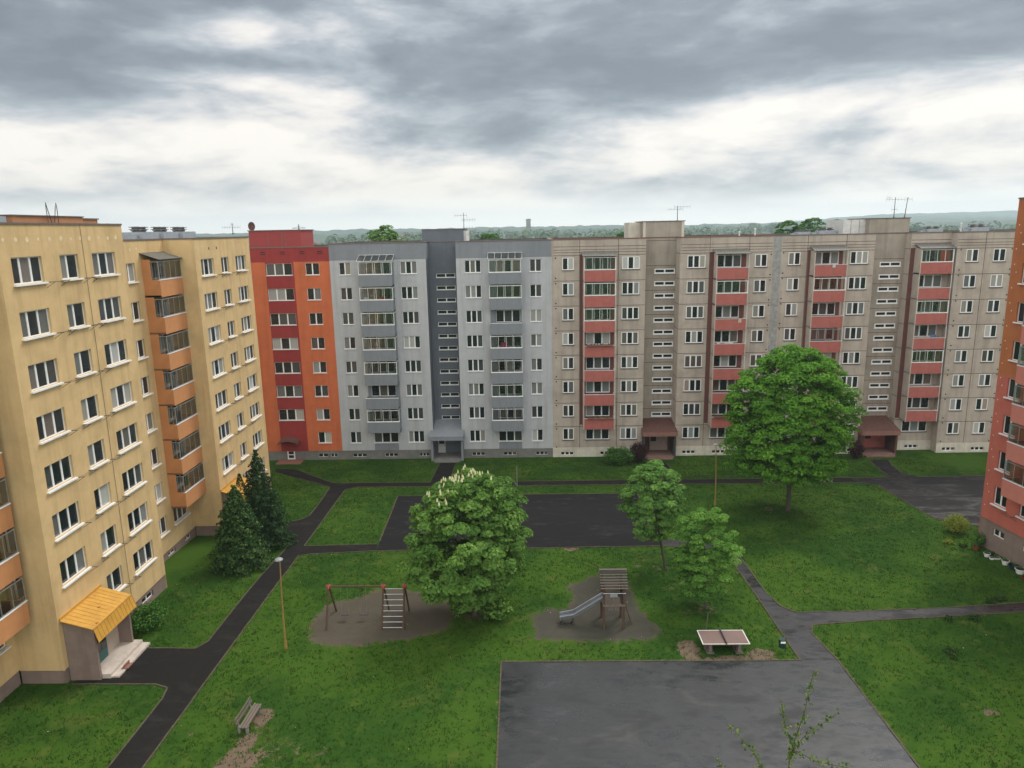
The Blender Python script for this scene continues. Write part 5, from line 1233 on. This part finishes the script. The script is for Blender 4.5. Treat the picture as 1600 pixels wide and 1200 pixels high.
bush('purple_bush', 'dark purple leaved bush beside the entrance of the first pebbledash block', 'bush', 12.3, 79.4, 1.1, 1.0, 2.5, 3000, 'purple', .15, 42)
bush('purple_bush', 'dark brown bush left of the red entrance, half behind the big maple', 'bush', 37.0, 79.9, .9, .9, 2.2, 2200, 'purple', .15, 43)
bush('yellow_bush', 'round yellow-green bush by the corner of the salmon building', 'bush', 35.1, 57.0, 1.05, .95, 1.55, 3200, 'yellowbush', .11, 44)
bush('shrub', 'small leafy shrub against the corner of the salmon building', 'bush', 35.15, 53.9, .55, .5, 1.3, 700, 'bush', .12, 45)
bush('shrub', 'green shrubs growing beside the yellow entrance porch', 'bush', -24.9, 42.2, 1.4, 1.5, 1.5, 2600, 'bush', .14, 46)
bush('shrub', 'low shrub by the swing at the foot of the chestnut', 'bush', -5.0, 43.4, .5, .5, 1.3, 700, 'chestnut', .16, 47)
bush('shrub', 'low leafy suckers right of the chestnut trunk', 'bush', -2.4, 43.0, 1.1, .9, 1.6, 1800, 'chestnut', .2, 48)
rs = np.random.RandomState(77)
for k, (x, y, r_, lb) in enumerate(((31.1, 44.9, .45, 'dark weed clump above the right footpath near the wall'), (30.3, 44.6, .35, 'dark reddish weed clump at the far edge of the right footpath'), (26.3, 42.4, .35, 'white-flowered weed clump at the near edge of the right footpath'), (27.9, 42.5, .5, 'broad dark weed clump along the near edge of the right footpath'), (24.4, 38.7, .5, 'light green weed clump alone in the right lawn'), (24.2, 38.1, .22, 'tiny weed clump just below the light green one'), (33.2, 54.6, .5, 'yellowish tall grass clump by the yellow-green bush'), (33.9, 53.9, .4, 'green tall grass clump near the corner of the salmon building'))):
    bush('weed_clump', lb, 'weeds', x, y, r_, r_ * .8, .34, 260, 'yellowbush' if 'yellowish' in lb else 'weed', .11, 60 + k, 'weed clumps in the right lawn')
# small flowers and leaves of dandelions, daisies
n = 260; fx = npr.uniform(-28, 44, n); fy = npr.uniform(26, 80, n); ok = np.ones(n, bool)
for P in POLYS.values(): ok &= sdist(fx, fy, P) > .1
ok &= ~((fx < -26) & (fy > 30)) & ~((fx > 35) & (fy < 54.5)); fx, fy = fx[ok], fy[ok]; n = len(fx)
gz = np.array([g(v) for v in fy]); me = leaf_mesh('wild_flowers', np.stack([fx, fy, gz + .12], 1), npr.normal(size=(n, 3)) * .3 + np.array([0, -.4, 1]), npr.uniform(.025, .055, n), attr_mat('petals', [(0, (.55, .50, .10)), (.45, (.6, .55, .12)), (.5, (.7, .7, .66)), (1, (.75, .75, .7))], .7, .2), .9)
struct(link('wild_flowers', me), 'stuff')

# birch top right under the camera
t_ = thing('birch_tree', 'thin birch whose leafy top twigs reach up into the bottom of the view', 'tree', (2.85, 6.9, g(6.9)))
zb = g(6.9); bx_, by_ = 2.85, 6.9
BR = dict(a=[(2.80, 0, 20.44), (2.81, .03, 20.57), (2.88, .05, 20.82), (2.94, .02, 21.15), (2.99, .08, 21.36), (3.04, .1, 21.57)], b=[(2.83, .02, 20.62), (2.83, 0, 20.7), (2.75, -.08, 20.88), (2.69, -.1, 21.04), (2.63, -.12, 21.32)], c=[(2.81, 0, 20.55), (2.85, .0, 20.69), (2.96, .06, 20.78), (3.1, .1, 20.87), (3.25, .16, 20.92), (3.38, .2, 20.98)],
          d=[(2.82, 0, 20.62), (2.87, 0, 20.65), (3.04, -.1, 20.61), (3.22, -.15, 20.6), (3.42, -.1, 20.52)], e=[(2.62, 0, 20.15), (2.5, .05, 20.44), (2.43, .08, 20.58), (2.3, .1, 20.73), (2.14, .14, 20.88)], f=[(2.8, 0, 20.1), (2.9, -.1, 20.38), (3.02, -.14, 20.50)], h=[(2.75, 0, 20.1), (2.68, -.15, 20.36), (2.66, -.2, 20.50)], i=[(2.2, .1, 20.0), (2.1, .1, 20.35), (2.05, .12, 20.48)])
m_ = MB(); pts = [(0, 0, 0), (-.1, 0, 6), (.1, -.05, 12), (-.05, .0, 17), (-.05, .05, 19.9 - zb), (2.80 - bx_, .1, 20.44 - zb)]
m_.tube(pts, [.14, .11, .08, .035, .01, .006], 0, 8); tk = link('trunk', m_.mesh('trunk', [mat('birch_bark', (.55, .52, .48), (.2, .18, .16), 3)]), t_)
m_ = MB(); cen = []; nr = []; sz = []
for k_, pl in BR.items():
    pl2 = [(a - bx_, by_ + b2 - by_ + .1, c - zb) for a, b2, c in pl]; m_.tube(pl2, [.0075 - .005 * j / len(pl2) for j in range(len(pl2))], 0, 5, False)
    for a, b2 in zip(pl2, pl2[1:]):
        a, b2 = np.array(a), np.array(b2); L = np.linalg.norm(b2 - a); nl = int(L * 105) + 3
        for q in range(nl):
            p = a + (b2 - a) * npr.rand() + npr.normal(size=3) * np.array([.022, .03, .026]); cen.append(p); nr.append(npr.normal(size=3) + np.array([0, -.4, .5])); sz.append(npr.uniform(.022, .046))
rs = np.random.RandomState(5)
for z0 in np.arange(8, 20.2 - zb - 1.6, .45):
    for q in range(5):
        a = rs.rand() * 6.28; L = rs.uniform(.5, 1.0) * min(1.6, (20.1 - zb - z0) * .35 + .15); e = (L * math.cos(a), L * math.sin(a), z0 + L * .5); m_.tube([(0, 0, z0), e], [.015, .003], 0, 4, False)
        for w_ in range(int(60 * L)):
            f = rs.uniform(.2, 1.05); cen.append(np.array([e[0] * f, e[1] * f, z0 + L * .5 * f]) + rs.normal(size=3) * .1); nr.append(rs.normal(size=3) + np.array([0, 0, .6])); sz.append(rs.uniform(.035, .06))
link('twigs', m_.mesh('twigs', [M['twig']]), tk)
link('crown', leaf_mesh('crown', np.array(cen), np.array(nr), np.array(sz), LEAF['birch'], .75), t_)

# ------------------------------------------------------------------ behind the blocks
for x, y, zt, rad, sd_, lf, lb in ((-25.5, 132, 27.0, 4.2, 91, 'chestnut', 'olive-green treetop showing above the roof of the grey block'), (-7.2, 150, 25.2, 3.1, 92, 'bush', 'bright treetop showing just right of the grey stair tower'), (57, 150, 27.2, 5.5, 93, 'bush', 'middle treetop of the group above the pebbledash roof joint'), (51.5, 146, 26.6, 4.2, 94, 'bush', 'left treetop of the group above the pebbledash roof joint'),
                                   (63.5, 150, 26.6, 5.0, 95, 'bush', 'right treetop of the group above the pebbledash roof joint'), (19.5, 150, 24.6, 3, 96, 'bush', 'small treetop above the roof of the first pebbledash block'), (25.3, 150, 24.5, 2.6, 97, 'bush', 'low treetop above the roof left of the joint')):
    tree('tree', lb, 'tree', x, y, 0, None, rad, zt - rad * 2.2, zt, 130, 60, .45, lf, P_round, .3, sd_, amp=.5, cl_r=1.0, group='treetops behind the long row of blocks')
conifer_t = None
rs = np.random.RandomState(3)
def far_houses():
    hm = [mat('house_wall', (.45, .42, .38), (.38, .35, .31), .3), mat('house_roof', (.20, .10, .08), (.14, .09, .08), .5), mat('house_roof_dark', (.07, .07, .08), (.09, .09, .1), .5), M['hole']]
    protos = []
    for k in range(3):
        w_, l_, h_ = (9, 11, 5.5), (8, 14, 6.0), (10, 10, 7.5)
        w_, l_, h_ = ((9, 11, 5.5), (8, 14, 6.0), (10, 10, 7.5))[k]
        wl = MB(); wl.box(-l_ / 2, -w_ / 2, 0, l_ / 2, w_ / 2, h_, 0); wl.poly([(-l_ / 2, -w_ / 2, h_), (-l_ / 2, w_ / 2, h_), (-l_ / 2, 0, h_ + 4)], 0); wl.poly([(l_ / 2, -w_ / 2, h_), (l_ / 2, 0, h_ + 4), (l_ / 2, w_ / 2, h_)], 0)
        rf = MB(); rf.quad((-l_ / 2 - .5, -w_ / 2 - .5, h_ - .4), (l_ / 2 + .5, -w_ / 2 - .5, h_ - .4), (l_ / 2 + .5, 0, h_ + 4.1), (-l_ / 2 - .5, 0, h_ + 4.1), 0); rf.quad((-l_ / 2 - .5, w_ / 2 + .5, h_ - .4), (l_ / 2 + .5, w_ / 2 + .5, h_ - .4), (l_ / 2 + .5, 0, h_ + 4.1), (-l_ / 2 - .5, 0, h_ + 4.1), 0)
        wn = MB()
        for q in range(3): wn.box(-l_ / 2 + 1 + q * 3, -w_ / 2 - .05, 1.2, -l_ / 2 + 2.3 + q * 3, -w_ / 2 + .02, 2.6, 0); wn.box(-l_ / 2 + 1 + q * 3, -w_ / 2 - .05, 3.8, -l_ / 2 + 2.3 + q * 3, -w_ / 2 + .02, 5.0, 0)
        protos.append((wl.mesh('wall', [hm[0]]), rf.mesh('roof', [hm[1 + k % 2]]), wn.mesh('window', [hm[3]])))
    spots = []
    for k in range(14): spots.append((-330 + k * 14 + rs.uniform(-6, 6), 1000 + rs.uniform(-120, 260)))
    for k in range(16): spots.append((-80 + k * 60 + rs.uniform(-15, 15), 1500 + rs.uniform(-200, 400)))
    for x, y in spots:
        k = rs.randint(3); t_ = thing('house', 'small distant pitched-roof house in the plain beyond the blocks', 'house', (x, y, hill_z(x, y)), rs.uniform(-.6, .6), 'distant houses beyond the blocks')
        for nm, me in zip(('wall', 'roof', 'window'), protos[k]): link(nm, me, t_)
def hill_z(x, y):
    return 0 if y < 300 else 5.5 * min(1, (y - 300) / 500) + (4 * math.sin(x * .004 + 1) + 3 * math.sin(x * .011 + y * .003)) * min(1, (y - 300) / 800)
# rolling plain and wooded hills as far sheets of terrain
def terrain(name, x0, x1, y0, y1, nx_, ny_, fn, m):
    ax = np.linspace(x0, x1, nx_); ay = np.linspace(y0, y1, ny_); vs = np.array([(x, y, fn(x, y)) for y in ay for x in ax]); idx = np.arange(nx_ * ny_).reshape(ny_, nx_)
    fc = np.stack([idx[:-1, :-1].ravel(), idx[:-1, 1:].ravel(), idx[1:, 1:].ravel(), idx[1:, :-1].ravel()], 1)
    struct(link(name, fast_mesh(name, vs, fc, [m])))
M['woods'] = mat('wooded_slope', (.045, .075, .055), (.07, .105, .07), .02, .95, coord='Object')
terrain('terrain', -1600, 2600, 300, 2600, 120, 60, lambda x, y: hill_z(x, y) + .05 - (3 if y < 301 else 0), mat('far_fields', (.05, .085, .028), (.10, .12, .045), .012, .95))
def ridge(name, y0, dy, x0, x1, base, amp_, seed, step=18, fr=.004, env=None):
    r_ = np.random.RandomState(seed); ph = r_.rand(6) * 6.28
    def top(x):
        v = base + amp_ * (.5 * math.sin(x * fr + ph[0]) + .3 * math.sin(x * fr * 2.3 + ph[1]) + .2 * math.sin(x * fr * 5.1 + ph[2]))
        return max(1, v * (env(x) if env else 1))
    nx_ = int((x1 - x0) / step); prof = [(0, 0), (.25, .45), (.5, .85), (.62, 1.0), (.8, .9), (1, 0)]
    ax = np.linspace(x0, x1, nx_); vs = []
    for f, hfac in prof:
        for x in ax: vs.append((x, y0 + dy * f, top(x) * hfac + (r_.uniform(-1, 1) * 2.2 if 0 < hfac else -2)))
    vs = np.array(vs); idx = np.arange(nx_ * len(prof)).reshape(len(prof), nx_)
    fc = np.stack([idx[:-1, :-1].ravel(), idx[:-1, 1:].ravel(), idx[1:, 1:].ravel(), idx[1:, :-1].ravel()], 1)
    struct(link(name, fast_mesh(name, vs, fc, [M['woods']])))
ridge('hills', 1150, 300, -1200, 1500, 24, 2.5, 1, 12, .008)
ridge('hills', 1750, 400, -1700, 2300, 31, 3.5, 2, 15, .004)
ridge('hills', 2350, 400, 300, 3000, 38, 4, 3, 18, .0034, lambda x: .5 + .58 * min(1, max(0, (x - 450) / 800)))
ridge('hills', 3000, 300, 500, 3400, 62, 7, 4, 26, .002, lambda x: max(.12, min(1, (x - 540) / 1050)))
# woods of the plain: clumped treetops
def woods():
    rs = np.random.RandomState(9); N = 2600
    y = rs.uniform(240, 1700, N) ** 1.0; x = rs.uniform(-.62, .72, N) * y + rs.normal(size=N) * 20
    clump = np.sin(x * .011 + 1.3) * np.sin(y * .013 + .5 + x * .004) + rs.normal(size=N) * .35 > -.15
    x, y = x[clump], y[clump]; n = len(x); K = 26
    hz = np.array([hill_z(a, b) for a, b in zip(x, y)]); h = rs.uniform(8, 17, n); r_ = h * .36
    d = rs.normal(size=(n * K, 3)); d /= np.linalg.norm(d, axis=1, keepdims=True)
    cen = np.repeat(np.stack([x, y, hz + h - r_], 1), K, 0) + d * np.repeat(r_, K)[:, None] * np.array([1, 1, 1.1]); 
    me = leaf_mesh('woodland', cen, d + np.array([0, 0, .3]), np.repeat(r_, K) * rs.uniform(.5, .9, n * K), attr_mat('far_foliage', [(0, (.045, .085, .04)), (.6, (.075, .13, .055)), (1, (.13, .18, .08))], .8, .15), .8, np.repeat(rs.rand(n), K) * .7 + rs.rand(n * K) * .3)
    struct(link('woodland', me), 'stuff')
woods(); far_houses()
# concrete tower and pylon in the distance
m_ = MB(); m_.box(-4.4, -4.4, 0, 4.4, 4.4, 44, 0); m_.box(-5, -5, 41.5, 5, 5, 44.5, 0)
for x in (-2.5, 0, 2.5): m_.box(x - .35, -4.6, 4, x + .35, -4.3, 40, 1)
t_ = thing('concrete_tower', 'lone pale concrete tower rising above the far wooded hills', 'tower', (3, 1440, 0))
link('shaft', m_.mesh('shaft', [M['plinth'], M['seam']]), t_)
m_ = MB(); m_.box(-2, -2, 44.5, 2, 2, 45.1, 0); link('top_room', m_.mesh('top_room', [M['plinth']]), t_)
t_ = thing('power_pylon', 'thin lattice power pylon behind the red roof housing', 'pylon', (-216, 700, hill_z(-216, 700)))
m_ = MB()
for sx in (-1, 1):
    for sy in (-1, 1): m_.tube([(2.6 * sx, 2.6 * sy, 0), (.5 * sx, .5 * sy, 24), (.2 * sx, .2 * sy, 30)], .16, 0, 4)
for k in range(9):
    z = k * 3; w0, w1 = 2.6 - .085 * z, 2.6 - .085 * (z + 3)
    for s in (-1, 1): m_.tube([(-w0, s * w0, z), (w1, s * w1, z + 3)], .09, 0, 3); m_.tube([(w0, s * w0, z), (-w1, s * w1, z + 3)], .09, 0, 3)
link('lattice', m_.mesh('lattice', [M['darkmetal']]), t_)
for z, l in ((26.5, 6.5), (22, 5)):
    m_ = MB(); m_.tube([(-l, 0, z), (l, 0, z)], .2, 0, 4); m_.tube([(-l, 0, z), (0, 0, z + 1.5), (l, 0, z)], .12, 0, 4); link('crossarm', m_.mesh('crossarm', [M['darkmetal']]), t_)

# ------------------------------------------------------------------ haze over the plain
hzm = bpy.data.materials.new('haze_air'); hzm.use_nodes = True; t = hzm.node_tree; t.nodes.clear()
pv = nd(t, 'ShaderNodeVolumePrincipled', None, {'Color': (.76, .89, 1.0, 1), 'Density': 0.00030, 'Anisotropy': .5})
nd(t, 'ShaderNodeOutputMaterial', None, {'Volume': pv.outputs[0]})
m_ = MB(); m_.box(-4200, -400, -6, 4200, 3500, 105, 0)
hz_o = link('haze', m_.mesh('haze', [hzm])); struct(hz_o, 'stuff')
